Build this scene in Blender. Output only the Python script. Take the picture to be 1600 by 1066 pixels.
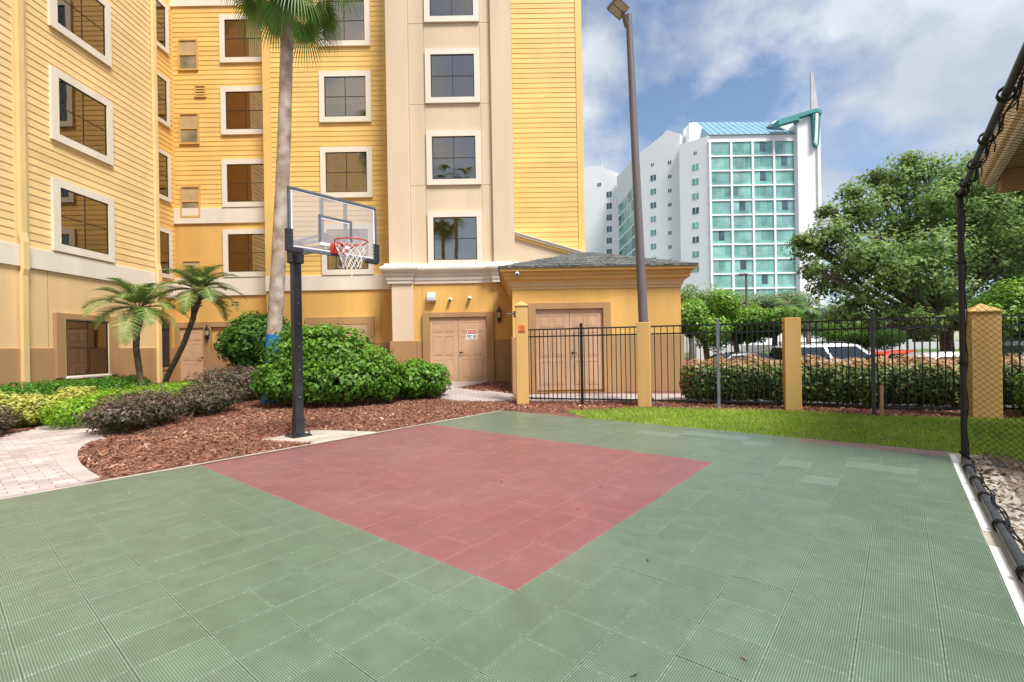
import bpy, bmesh, math, random
import numpy as np
from mathutils import Vector, Matrix
random.seed(7); rng = np.random.default_rng(11)
S = bpy.context.scene
for o in list(bpy.data.objects): bpy.data.objects.remove(o)
col = S.collection
rad = math.radians

# ---------------------------------------------------------------- camera
CAM_H = 1.37
cd = bpy.data.cameras.new('camera'); cam = bpy.data.objects.new('camera', cd); col.objects.link(cam)
cd.sensor_width = 36; cd.lens = 745/1600*36; cd.shift_y = 9/1600; cd.clip_end = 3000; cd.clip_start = .05
cam.matrix_world = Matrix.Translation((0, 0, CAM_H)) @ Matrix.Rotation(rad(90), 4, 'X') @ Matrix.Rotation(-.017, 4, 'Z')
S.camera = cam

# ---------------------------------------------------------------- sky and sun
SUN_EL, SUN_AZ = rad(57), rad(142)          # azimuth from +Y towards +X: behind the viewer, to the right
w = bpy.data.worlds.new('World'); S.world = w; w.use_nodes = True
nt = w.node_tree; nt.nodes.clear()
def N(t, k, **kw):
    n = t.nodes.new(k)
    for a, b in kw.items(): setattr(n, a, b)
    return n
out = N(nt, 'ShaderNodeOutputWorld'); bg = N(nt, 'ShaderNodeBackground'); bg.inputs[1].default_value = .118
sky = N(nt, 'ShaderNodeTexSky', sky_type='NISHITA'); sky.sun_disc = False
sky.sun_elevation = SUN_EL; sky.sun_rotation = SUN_AZ; sky.air_density = 1.0; sky.dust_density = .7; sky.ozone_density = 1.2
tc = N(nt, 'ShaderNodeTexCoord'); mp = N(nt, 'ShaderNodeMapping'); mp.inputs['Scale'].default_value = (1, 1, 1.35)
mp.inputs['Location'].default_value = (1.9, .55, .3)
n1 = N(nt, 'ShaderNodeTexNoise'); n1.inputs['Scale'].default_value = 2.1; n1.inputs['Detail'].default_value = 9; n1.inputs['Roughness'].default_value = .56
n2 = N(nt, 'ShaderNodeTexNoise'); n2.inputs['Scale'].default_value = 3.4; n2.inputs['Detail'].default_value = 6
r1 = N(nt, 'ShaderNodeValToRGB'); r1.color_ramp.elements[0].position = .44; r1.color_ramp.elements[1].position = .55
r2 = N(nt, 'ShaderNodeValToRGB')
r2.color_ramp.elements[0].position = .36; r2.color_ramp.elements[0].color = (3.2, 3.55, 4.1, 1)
r2.color_ramp.elements[1].position = .64; r2.color_ramp.elements[1].color = (5.5, 5.7, 6.0, 1)
mx = N(nt, 'ShaderNodeMixRGB'); L = nt.links.new
L(tc.outputs['Generated'], mp.inputs[0]); L(mp.outputs[0], n1.inputs[0]); L(mp.outputs[0], n2.inputs[0])
L(n1.outputs[0], r1.inputs[0]); L(n2.outputs[0], r2.inputs[0])
L(r1.outputs[0], mx.inputs[0]); L(sky.outputs[0], mx.inputs[1]); L(r2.outputs[0], mx.inputs[2])
L(mx.outputs[0], bg.inputs[0]); L(bg.outputs[0], out.inputs[0])
sd = bpy.data.lights.new('sun', 'SUN'); sd.energy = 4.0; sd.angle = rad(18); sd.color = (1, .95, .87)
sun = bpy.data.objects.new('sun', sd); col.objects.link(sun)
sdir = Vector((math.sin(SUN_AZ)*math.cos(SUN_EL), math.cos(SUN_AZ)*math.cos(SUN_EL), math.sin(SUN_EL)))
sun.rotation_euler = sdir.to_track_quat('Z', 'Y').to_euler(); sun.location = sdir*40
S.view_settings.view_transform = 'Standard'; S.view_settings.look = 'None'
S.view_settings.gamma = 1; S.view_settings.use_curve_mapping = False; S.view_settings.exposure = .60

# ---------------------------------------------------------------- pixel helpers (photograph 1600 x 1066)
F_, R_ = 745., .017
def uv(x, y):
    u = x-800; v = y-533
    return u*math.cos(R_)-v*math.sin(R_), v*math.cos(R_)+u*math.sin(R_)-9
def G(x, y, z=0):
    u, v = uv(x, y); d = F_*(CAM_H-z)/v; return (u/F_*d, d)
def D(x, y, d):
    u, v = uv(x, y); return Vector((u/F_*d, d, CAM_H-v/F_*d))

# ---------------------------------------------------------------- mesh helpers
ABS = set()
class MB:
    def __init__(s): s.v = []; s.f = []
    def quadbox(s, P):                      # 8 points: bottom 4 (loop), top 4 (loop)
        b = len(s.v); s.v += [tuple(p) for p in P]
        for f in ((3,2,1,0),(4,5,6,7),(0,1,5,4),(1,2,6,5),(2,3,7,6),(3,0,4,7)): s.f.append(tuple(b+i for i in f))
        return s
    def box(s, x0, x1, y0, y1, z0, z1):
        return s.quadbox([(x0,y0,z0),(x1,y0,z0),(x1,y1,z0),(x0,y1,z0),(x0,y0,z1),(x1,y0,z1),(x1,y1,z1),(x0,y1,z1)])
    def prism(s, pts, a, b, axis=2):        # pts 2-D polygon extruded from a to b along axis
        n = len(pts); o = len(s.v)
        def mk(p, h):
            return (p[0], p[1], h) if axis == 2 else ((p[0], h, p[1]) if axis == 1 else (h, p[0], p[1]))
        s.v += [mk(p, a) for p in pts]+[mk(p, b) for p in pts]
        s.f.append(tuple(o+i for i in reversed(range(n)))); s.f.append(tuple(o+n+i for i in range(n)))
        for i in range(n): j = (i+1) % n; s.f.append((o+i, o+j, o+n+j, o+n+i))
        return s
    def tube(s, pts, r, k=8, cap=True):
        pts = [Vector(p) for p in pts]; rs = r if isinstance(r, (list, tuple)) else [r]*len(pts)
        o = len(s.v); up = None
        for i, p in enumerate(pts):
            t = (pts[min(i+1, len(pts)-1)]-pts[max(i-1, 0)]).normalized()
            if up is None: up = t.orthogonal().normalized()
            up = (up-t*up.dot(t)).normalized() if (up-t*up.dot(t)).length > 1e-6 else t.orthogonal().normalized()
            bi = t.cross(up)
            for j in range(k):
                a = 2*math.pi*j/k; s.v.append(tuple(p+(up*math.cos(a)+bi*math.sin(a))*rs[i]))
        for i in range(len(pts)-1):
            for j in range(k):
                q = (j+1) % k; s.f.append((o+i*k+j, o+i*k+q, o+(i+1)*k+q, o+(i+1)*k+j))
        if cap:
            s.f.append(tuple(o+j for j in reversed(range(k)))); e = o+(len(pts)-1)*k; s.f.append(tuple(e+j for j in range(k)))
        return s
    def lathe(s, prof, c=(0,0,0), k=16):
        o = len(s.v)
        for r, z in prof:
            for j in range(k):
                a = 2*math.pi*j/k; s.v.append((c[0]+r*math.cos(a), c[1]+r*math.sin(a), c[2]+z))
        for i in range(len(prof)-1):
            for j in range(k):
                q = (j+1) % k; s.f.append((o+i*k+j, o+i*k+q, o+(i+1)*k+q, o+(i+1)*k+j))
        s.f.append(tuple(o+j for j in reversed(range(k)))); e = o+(len(prof)-1)*k; s.f.append(tuple(e+j for j in range(k)))
        return s
    def sweep(s, path, prof, closed=False):  # plan path, profile (offset to the right of the path, z)
        n = len(path); P = [Vector((p[0], p[1])) for p in path]; rings = []
        for i in range(n):
            if closed: a, b, c = P[i-1], P[i], P[(i+1) % n]
            else: a, b, c = P[max(i-1,0)], P[i], P[min(i+1,n-1)]
            d0 = (b-a).normalized() if (b-a).length > 1e-9 else (c-b).normalized()
            d1 = (c-b).normalized() if (c-b).length > 1e-9 else d0
            n0 = Vector((d0.y, -d0.x)); n1_ = Vector((d1.y, -d1.x)); m = (n0+n1_)
            m = m/(1+n0.dot(n1_)) if (1+n0.dot(n1_)) > .05 else n0
            rings.append([(b.x+m.x*q[0], b.y+m.y*q[0], q[1]) for q in prof])
        o = len(s.v); k = len(prof)
        for r in rings: s.v += r
        for i in range(n if closed else n-1):
            for j in range(k):
                q = (j+1) % k; i2 = (i+1) % n; s.f.append((o+i*k+j, o+i2*k+j, o+i2*k+q, o+i*k+q))
        if not closed:
            s.f.append(tuple(o+j for j in range(k))); s.f.append(tuple(o+(n-1)*k+j for j in reversed(range(k))))
        return s
    def mesh(s, name, mat, smooth=False, bevel=0, norm=True):
        me = bpy.data.meshes.new(name); me.from_pydata(s.v, [], s.f)
        if norm or bevel:
            bm = bmesh.new(); bm.from_mesh(me)
            if norm: bmesh.ops.recalc_face_normals(bm, faces=bm.faces)
            if bevel: bmesh.ops.bevel(bm, geom=bm.edges[:], offset=bevel, segments=1, affect='EDGES', clamp_overlap=True)
            bm.to_mesh(me); bm.free()
        me.materials.append(mat)
        if smooth:
            me.polygons.foreach_set('use_smooth', [True]*len(me.polygons))
            try: me.set_sharp_from_angle(angle=rad(40))
            except Exception: pass
        return me
    def build(s, name, mat, parent=None, **kw):
        return link(name, s.mesh(name, mat, **kw), parent)
def link(name, me, parent=None, loc=None):
    o = bpy.data.objects.new(name, me); col.objects.link(o)
    if loc is not None: o.location = loc
    if parent is not None:
        o.parent = parent; o.matrix_parent_inverse = Matrix.Translation(parent.location).inverted() if parent.name in ABS else Matrix()
    return o
def thing(name, label, cat, loc=(0,0,0), group=None, rz=0):
    o = bpy.data.objects.new(name, None); col.objects.link(o); o.location = loc; o.rotation_euler = (0,0,rz); o.empty_display_size = .1
    o['label'] = label; o['category'] = cat
    if group: o['group'] = group
    return o
def athing(name, label, cat, loc, group=None):   # children are given in world coordinates
    o = thing(name, label, cat, loc, group); ABS.add(o.name); return o
def tag(o, label, cat, group=None):
    o['label'] = label; o['category'] = cat
    if group: o['group'] = group
    return o
def struct(o): o['kind'] = 'structure'; return o
def stuff(o): o['kind'] = 'stuff'; return o

# ---------------------------------------------------------------- materials
def mat(name, c, rough=.7, var=.08, scale=3., bump=0., bscale=60., spec=.4, metal=0, streak=0, c2=None, coat=0):
    m = bpy.data.materials.new(name); m.use_nodes = True; t = m.node_tree; b = t.nodes['Principled BSDF']
    b.inputs['Roughness'].default_value = rough; b.inputs['Metallic'].default_value = metal
    b.inputs['Specular IOR Level'].default_value = spec; b.inputs['Coat Weight'].default_value = coat
    g = N(t, 'ShaderNodeNewGeometry')
    nz = N(t, 'ShaderNodeTexNoise'); nz.inputs['Scale'].default_value = scale; nz.inputs['Detail'].default_value = 6
    mpn = N(t, 'ShaderNodeMapping'); mpn.inputs['Scale'].default_value = (1, 1, 1 if not streak else .15)
    t.links.new(g.outputs['Position'], mpn.inputs[0]); t.links.new(mpn.outputs[0], nz.inputs[0])
    rp = N(t, 'ShaderNodeValToRGB'); e = rp.color_ramp.elements
    lo = c2 if c2 else tuple(x*(1-var*1.6) for x in c); hi = tuple(min(1, x*(1+var)) for x in c)
    e[0].position = .3; e[0].color = (*lo, 1); e[1].position = .68; e[1].color = (*hi, 1)
    t.links.new(nz.outputs[0], rp.inputs[0]); t.links.new(rp.outputs[0], b.inputs['Base Color'])
    if bump:
        nb = N(t, 'ShaderNodeTexNoise'); nb.inputs['Scale'].default_value = bscale; nb.inputs['Detail'].default_value = 4
        t.links.new(g.outputs['Position'], nb.inputs[0])
        bp = N(t, 'ShaderNodeBump'); bp.inputs['Strength'].default_value = bump; bp.inputs['Distance'].default_value = .01
        t.links.new(nb.outputs[0], bp.inputs['Height']); t.links.new(bp.outputs[0], b.inputs['Normal'])
    return m
def leafmat(name, cols, trans=.35, rough=.45):
    m = bpy.data.materials.new(name); m.use_nodes = True; t = m.node_tree; b = t.nodes['Principled BSDF']
    b.inputs['Roughness'].default_value = rough; b.inputs['Specular IOR Level'].default_value = .45
    a = N(t, 'ShaderNodeAttribute', attribute_name='tint'); rp = N(t, 'ShaderNodeValToRGB')
    e = rp.color_ramp.elements
    while len(e) < len(cols): e.new(.5)
    for i, (p, c) in enumerate(cols): e[i].position = p; e[i].color = (*c, 1)
    t.links.new(a.outputs['Fac'], rp.inputs[0]); t.links.new(rp.outputs[0], b.inputs['Base Color'])
    tr = N(t, 'ShaderNodeBsdfTranslucent'); t.links.new(rp.outputs[0], tr.inputs[0])
    ms = N(t, 'ShaderNodeMixShader'); ms.inputs[0].default_value = trans
    t.links.new(b.outputs[0], ms.inputs[1]); t.links.new(tr.outputs[0], ms.inputs[2])
    t.links.new(ms.outputs[0], t.nodes['Material Output'].inputs[0])
    return m
def glassmat(name, refl=.4, tint=(.9,.9,.9), rcol=(.9,.9,.92), rough=.015, wav=.0):
    m = bpy.data.materials.new(name); m.use_nodes = True; t = m.node_tree; t.nodes.remove(t.nodes['Principled BSDF'])
    tr = N(t, 'ShaderNodeBsdfTransparent'); tr.inputs[0].default_value = (*tint, 1)
    gl = N(t, 'ShaderNodeBsdfGlossy'); gl.inputs[0].default_value = (*rcol, 1); gl.inputs['Roughness'].default_value = rough
    fr = N(t, 'ShaderNodeFresnel'); fr.inputs[0].default_value = 1.5
    ad = N(t, 'ShaderNodeMath', operation='ADD', use_clamp=True); ad.inputs[1].default_value = refl
    t.links.new(fr.outputs[0], ad.inputs[0])
    ms = N(t, 'ShaderNodeMixShader'); t.links.new(ad.outputs[0], ms.inputs[0]); t.links.new(tr.outputs[0], ms.inputs[1]); t.links.new(gl.outputs[0], ms.inputs[2])
    t.links.new(ms.outputs[0], t.nodes['Material Output'].inputs[0])
    if wav:
        g = N(t, 'ShaderNodeNewGeometry'); nz = N(t, 'ShaderNodeTexNoise'); nz.inputs['Scale'].default_value = 1.3; nz.inputs['Detail'].default_value = 1
        t.links.new(g.outputs['Position'], nz.inputs[0]); bp = N(t, 'ShaderNodeBump'); bp.inputs['Strength'].default_value = wav; bp.inputs['Distance'].default_value = .02
        t.links.new(nz.outputs[0], bp.inputs['Height']); t.links.new(bp.outputs[0], gl.inputs['Normal'])
    return m
M = dict(
 wingsiding=mat('wing_siding_paint', (.77,.555,.265), .55, .05, 1.2, .12, 90),
 siding=mat('siding_paint', (.76,.49,.155), .55, .05, 1.2, .12, 90),
 stucco=mat('orange_stucco', (.72,.43,.125), .85, .12, .9, .5, 120, streak=1),
 wingstucco=mat('wing_stucco', (.74,.52,.27), .85, .10, .9, .5, 120, streak=1),
 tan=mat('tan_stucco', (.43,.255,.115), .85, .13, .9, .5, 120, streak=1),
 cream=mat('cream_stucco', (.66,.53,.38), .85, .09, .8, .45, 120, streak=1),
 trim=mat('cream_trim', (.74,.66,.56), .7, .05, 1.5, .2, 90, streak=1),
 door=mat('door_paint', (.56,.36,.225), .5, .05, 2, .05, 60),
 bronze=mat('bronze_frame', (.035,.028,.022), .4, .1),
 blind=mat('window_blind', (.36,.25,.13), .6, .25, 2),
 darkroom=mat('dark_interior', (.03,.022,.014), .8, .3, 2),
 pane=glassmat('window_glass', .21, (.80,.76,.69), (.95,.84,.70), wav=.06),
 acrylic=glassmat('acrylic', .03, (.97,.98,.98)),
 shingle=mat('asphalt_shingle', (.16,.17,.165), .9, .35, 9, .9, 40),
 fascia=mat('ochre_fascia', (.62,.37,.11), .6, .06, 1.5, .1),
 pole=mat('lamp_pole_paint', (.16,.135,.145), .45, .12, 3, .05, 40, streak=1),
 blackmetal=mat('black_metal', (.012,.012,.013), .4, .2, 8),
 greymetal=mat('grey_metal', (.16,.19,.23), .4, .15, 6),
 pipe=mat('dark_pipe', (.055,.062,.075), .35, .3, 9, .1, 50),
 hoopmetal=mat('hoop_steel', (.03,.03,.035), .35, .2, 6),
 hoopframe=mat('board_frame', (.11,.125,.16), .4, .12, 6),
 white=mat('white_paint', (.78,.78,.77), .5, .04, 3),
 rim=mat('rim_red', (.62,.05,.025), .4, .12, 8),
 netcord=mat('net_cord', (.80,.77,.72), .9, .06, 20),
 blackcord=mat('black_net_cord', (.008,.008,.008), .8, .1),
 concrete=mat('pale_concrete', (.46,.41,.35), .9, .14, 2.5, .3, 60),
 paver=mat('paver', (.50,.41,.37), .9, .12, 1.2, .35, 90),
 soil=mat('mulch_soil', (.17,.07,.042), .95, .35, 6, 1, 60, c2=(.09,.04,.028)),
 lawnsoil=mat('lawn_soil', (.16,.21,.035), .95, .35, 5, .8, 50, c2=(.08,.085,.03)),
 asphalt=mat('asphalt', (.055,.055,.057), .9, .15, 2, .3, 80),
 bark=mat('bark', (.17,.13,.10), .95, .3, 6, .9, 25),
 palmbark=mat('palm_bark', (.43,.37,.32), .95, .15, 3.5, 1, 22, c2=(.22,.15,.11)),
 datebark=mat('date_bark', (.15,.10,.07), .95, .35, 9, 1, 30),
 bluepaint=mat('blue_paint', (.015,.17,.48), .7, .15, 7, .5, 40),
 wood=mat('stake_wood', (.42,.27,.17), .8, .15, 8),
 hotelwhite=mat('hotel_white', (.86,.86,.88), .7, .03, .1),
 hotelglass=mat('hotel_green_glass', (.20,.46,.40), .12, .3, .25, spec=.7),
 hoteldark=mat('hotel_dark_glass', (.06,.12,.14), .15, .3, .4, spec=.7),
 hotelteal=mat('hotel_teal', (.05,.27,.27), .5, .08, .3),
 hotelroof=mat('hotel_blue_roof', (.20,.36,.46), .4, .06, .3),
 spire=mat('hotel_spire', (.50,.48,.52), .5, .08, .4),
 tyre=mat('tyre', (.02,.02,.02), .9, .1), rimsilver=mat('wheel_rim', (.5,.5,.5), .3, .05, metal=.8),
 carglass=mat('car_glass', (.012,.016,.018), .05, .1, spec=.8),
 lens_red=mat('tail_lamp', (.5,.01,.01), .2, .1), lens_clear=mat('head_lamp', (.7,.7,.7), .1, .05),
 wallfar=mat('white_wall', (.60,.60,.60), .8, .05, .4),
 soffit=mat('pavilion_soffit', (.52,.35,.18), .8, .1, 3),
 pavfascia=mat('pavilion_fascia', (.80,.58,.33), .6, .06, 2),
 orange_sign=mat('orange_sign', (.72,.25,.05), .6, .1, 20), sign_dark=mat('sign_dark', (.20,.05,.02), .6, .1),
 sign_red=mat('sign_red', (.50,.03,.03), .5, .05), sign_black=mat('sign_black', (.02,.02,.02), .6, .05),
 ventpane=mat('vent_pane', (.30,.24,.14), .25, .25, 2.5),
 lampglass=mat('lantern_glass', (.45,.40,.30), .2, .1), led=mat('led_lens', (.55,.50,.38), .4, .08, 10),
)
for k_ in ('siding', 'wingsiding'):
    t = M[k_].node_tree; b_ = t.nodes['Principled BSDF']; src = b_.inputs['Base Color'].links[0].from_socket
    oi = N(t, 'ShaderNodeObjectInfo'); mr = N(t, 'ShaderNodeMapRange'); mr.inputs[3].default_value = .92; mr.inputs[4].default_value = 1.06; t.links.new(oi.outputs['Random'], mr.inputs[0])
    hs_ = N(t, 'ShaderNodeHueSaturation'); t.links.new(src, hs_.inputs['Color']); t.links.new(mr.outputs[0], hs_.inputs['Value']); t.links.new(hs_.outputs[0], b_.inputs['Base Color'])
t = M['acrylic'].node_tree; o_ = t.nodes['Material Output']; src = o_.inputs[0].links[0].from_socket     # faint milky film on the board
df = N(t, 'ShaderNodeBsdfDiffuse'); df.inputs[0].default_value = (.72,.66,.60,1); ms_ = N(t, 'ShaderNodeMixShader'); ms_.inputs[0].default_value = .30
t.links.new(src, ms_.inputs[1]); t.links.new(df.outputs[0], ms_.inputs[2]); t.links.new(ms_.outputs[0], o_.inputs[0])
HG = [mat('hotel_glass_%d' % i, c_, .12, .3, .25, spec=.7) for i, c_ in enumerate(((.20,.46,.40), (.15,.38,.33), (.27,.52,.46), (.22,.42,.40)))]
LM = dict(
 bush=leafmat('bush_leaf', [(0,(.03,.085,.010)),(.42,(.10,.25,.020)),(.8,(.22,.44,.04)),(1,(.42,.62,.12))]),
 round_=leafmat('topiary_leaf', [(0,(.025,.075,.012)),(.5,(.075,.20,.022)),(1,(.20,.40,.06))]),
 hedge=leafmat('hedge_leaf', [(0,(.025,.085,.010)),(.5,(.08,.23,.022)),(1,(.20,.42,.05))]),
 lime=leafmat('lime_leaf', [(0,(.08,.19,.010)),(.4,(.20,.40,.018)),(1,(.42,.62,.05))]),
 purple=leafmat('purple_leaf', [(0,(.04,.06,.022)),(.42,(.12,.12,.06)),(.7,(.25,.15,.13)),(1,(.44,.27,.24))]),
 yellow=leafmat('yellow_leaf', [(0,(.12,.18,.02)),(.35,(.45,.48,.07)),(1,(.78,.74,.28))]),
 fence=leafmat('fence_hedge_leaf', [(0,(.03,.06,.014)),(.4,(.09,.17,.03)),(.62,(.24,.33,.075)),(.74,(.50,.32,.15)),(1,(.66,.42,.24))]),
 oak=leafmat('oak_leaf', [(0,(.08,.135,.035)),(.45,(.21,.34,.085)),(1,(.44,.56,.20))], .45),
 bright=leafmat('bright_tree_leaf', [(0,(.06,.14,.018)),(.5,(.18,.37,.035)),(1,(.36,.56,.09))]),
 olive=leafmat('olive_tree_leaf', [(0,(.07,.11,.04)),(.5,(.18,.25,.10)),(1,(.33,.41,.20))]),
 fan=leafmat('fan_frond', [(0,(.03,.075,.015)),(.5,(.085,.20,.04)),(.85,(.21,.34,.08)),(1,(.45,.40,.16))], .3, .4),
 date=leafmat('date_frond', [(0,(.04,.09,.018)),(.45,(.12,.24,.045)),(.75,(.28,.36,.10)),(1,(.52,.47,.20))], .3, .4),
 grass=leafmat('grass_blade', [(0,(.13,.22,.014)),(.5,(.29,.46,.03)),(.9,(.50,.66,.09)),(1,(.6,.55,.22))], .3),
 chip=leafmat('mulch_chip', [(0,(.085,.032,.022)),(.35,(.26,.10,.065)),(.8,(.40,.19,.125)),(.93,(.52,.33,.24)),(1,(.66,.54,.43))], .05, .85),
 litter=leafmat('leaf_litter', [(0,(.05,.035,.025)),(.5,(.20,.13,.085)),(1,(.45,.35,.25))], .1, .85),
)

# ---------------------------------------------------------------- leaf and grass clouds (numpy)
def np_mesh(name, V, Q, tint, m, nv):
    me = bpy.data.meshes.new(name); nf = len(Q)
    me.vertices.add(len(V)); me.vertices.foreach_set('co', V.astype(np.float32).ravel())
    me.loops.add(nf*nv); me.loops.foreach_set('vertex_index', Q.astype(np.int32).ravel())
    me.polygons.add(nf); me.polygons.foreach_set('loop_start', np.arange(0, nf*nv, nv, dtype=np.int32))
    me.update(calc_edges=True)
    a = me.attributes.new('tint', 'FLOAT', 'FACE'); a.data.foreach_set('value', np.clip(tint, 0, 1).astype(np.float32))
    me.materials.append(m); me.validate(); return me
def leaves(name, pos, nrm, size, m, tint, aspect=.5, fold=.18, spread=.8):
    n = len(pos)
    nrm = nrm+rng.normal(0, spread*.5, (n, 3)); nrm /= np.linalg.norm(nrm, axis=1, keepdims=True)+1e-9
    t = rng.normal(0, 1, (n, 3)); t -= nrm*(t*nrm).sum(1, keepdims=True); t /= np.linalg.norm(t, axis=1, keepdims=True)+1e-9
    b = np.cross(nrm, t); L_ = size[:, None]; W_ = L_*aspect*.5
    V = np.empty((n, 4, 3)); V[:, 0] = pos-t*L_*.5; V[:, 2] = pos+t*L_*.5
    V[:, 1] = pos+b*W_+nrm*L_*fold*.5+t*L_*.05; V[:, 3] = pos-b*W_+nrm*L_*fold*.5+t*L_*.05
    return np_mesh(name, V.reshape(-1, 3), np.arange(n*4).reshape(-1, 4), tint, m, 4)
def lump(p, k=1.0, seed=0.):               # cheap smooth 3-D noise in about -1..1
    x, y, z = (p*k).T; s = seed
    return (np.sin(1.7*x+1.3*s+1.1*np.sin(1.9*z+s))+np.sin(2.3*y-.7*s+np.sin(1.6*x))+np.sin(2.9*z+.5*s+1.3*np.sin(2.1*y)))/3
def cloud(ells, n, shell=.30, rough=.10, seed=0., freq=4., floor=None, top_bias=0):
    """points near the surface of a union of ellipsoids, with outward normals and depth 0..1 (1 = outermost)"""
    E = np.array([[*e[0], *e[1]] for e in ells]); C, Rr = E[:, :3], E[:, 3:]
    vol = Rr.prod(1)**(2/3); pk = rng.choice(len(E), size=int(n*2.6), p=vol/vol.sum())
    d = rng.normal(0, 1, (len(pk), 3)); d /= np.linalg.norm(d, axis=1, keepdims=True)
    rr = 1-shell*rng.random(len(pk))**1.5
    base = C[pk]+d*Rr[pk]
    k = 1+rough*lump(base, freq, seed)+rough*.6*lump(base, freq*2.7, seed+3)
    p = C[pk]+d*Rr[pk]*(rr*k)[:, None]
    f = np.min(np.linalg.norm((p[:, None, :]-C[None])/Rr[None], axis=2)+(np.arange(len(E))[None] == pk[:, None])*0, axis=1) if len(E) < 60 else rr
    ok = (f > 1-shell-.12)
    if floor is not None: ok &= p[:, 2] > floor
    p, d, rr, pk = p[ok][:n], d[ok][:n], rr[ok][:n], pk[ok][:n]
    nr = d/Rr[pk]; nr /= np.linalg.norm(nr, axis=1, keepdims=True)
    return p, nr, (rr-(1-shell))/shell
def foliage(name, ells, n, size, m, parent, seed=0., shell=.32, rough=.10, freq=4., floor=None, aspect=.5, tint_up=.25, gap=None, flat=0., ztint=None):
    p, nr, dp = cloud(ells, n, shell, rough, seed, freq, floor)
    if gap is not None:
        g = lump(p, gap[0], seed+9); ok = g > gap[1]; p, nr, dp = p[ok], nr[ok], dp[ok]
    nn = len(p)
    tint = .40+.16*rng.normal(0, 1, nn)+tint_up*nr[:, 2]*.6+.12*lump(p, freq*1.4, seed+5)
    if ztint: tint = tint-.06+ztint[2]*sstep(ztint[0], ztint[1], p[:, 2])
    nv = nr+np.array([0, 0, .35])
    me = leaves(name, p, nv, size*rng.choice([.55,.8,1.,1.2,1.45], nn)*rng.uniform(.85, 1.15, nn), m, tint, aspect)
    return link(name, me, parent)

# ================================================================ GROUND
FP0 = Vector((.2, 11.3)); FD = Vector((.936, -.351)); FN = Vector((.351, .936))
def sstep(a, b, x):
    t = np.clip((x-a)/(b-a), 0, 1); return t*t*(3-2*t)
def gz(x, y):
    x = np.asarray(x, float); y = np.asarray(y, float)
    d = (x-FP0.x)*FN.x+(y-FP0.y)*FN.y
    lot = sstep(4.9, 5.7, x)
    return .2*sstep(10.8, 15, y)*(1-lot)-.45*sstep(1.5, 2.7, d)*lot
def grid_sheet(name, xs, ys, m, zoff=0.):
    X, Y = np.meshgrid(xs, ys); Z = gz(X, Y)+zoff; nx, ny = len(xs), len(ys)
    V = np.stack([X, Y, Z], -1).reshape(-1, 3); i = np.arange((nx-1)*(ny-1)); r, c = i//(nx-1), i % (nx-1)
    Q = np.stack([r*nx+c, r*nx+c+1, (r+1)*nx+c+1, (r+1)*nx+c], 1)
    return link(name, np_mesh(name, V, Q, np.zeros(len(Q)), m, 4))
xs = np.concatenate([[-800,-300,-100,-50], np.arange(-30, 30.1, .5), [50,100,300,800]])
ys = np.concatenate([[-800,-300,-100,-50], np.arange(-30, 30.1, .5), [50,100,300,1200]])
gmat = mat('ground_soil', (.19,.085,.055), .95, .3, 5, 1, 60, c2=(.10,.05,.035))
t = gmat.node_tree; rp = [n for n in t.nodes if n.type == 'VALTORGB'][0]; bsdf = t.nodes['Principled BSDF']
g = N(t, 'ShaderNodeNewGeometry'); sx = N(t, 'ShaderNodeSeparateXYZ'); t.links.new(g.outputs['Position'], sx.inputs[0])
mr = N(t, 'ShaderNodeMapRange'); mr.inputs[1].default_value = 26; mr.inputs[2].default_value = 34; t.links.new(sx.outputs['Y'], mr.inputs[0])
mxg = N(t, 'ShaderNodeMixRGB'); mxg.inputs[2].default_value = (.11, .14, .05, 1)
t.links.new(mr.outputs[0], mxg.inputs[0]); t.links.new(rp.outputs[0], mxg.inputs[1]); t.links.new(mxg.outputs[0], bsdf.inputs['Base Color'])
struct(grid_sheet('ground', xs, ys, gmat))
lot = MB(); lot.v = [(6.3,13.4,-.443),(14,10.6,-.443),(90,6,-.443),(90,62,-.443),(6.3,62,-.443)]; lot.f = [(0,1,2,3,4)]
struct(lot.build('parking_lot', M['asphalt'], norm=False))

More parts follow.
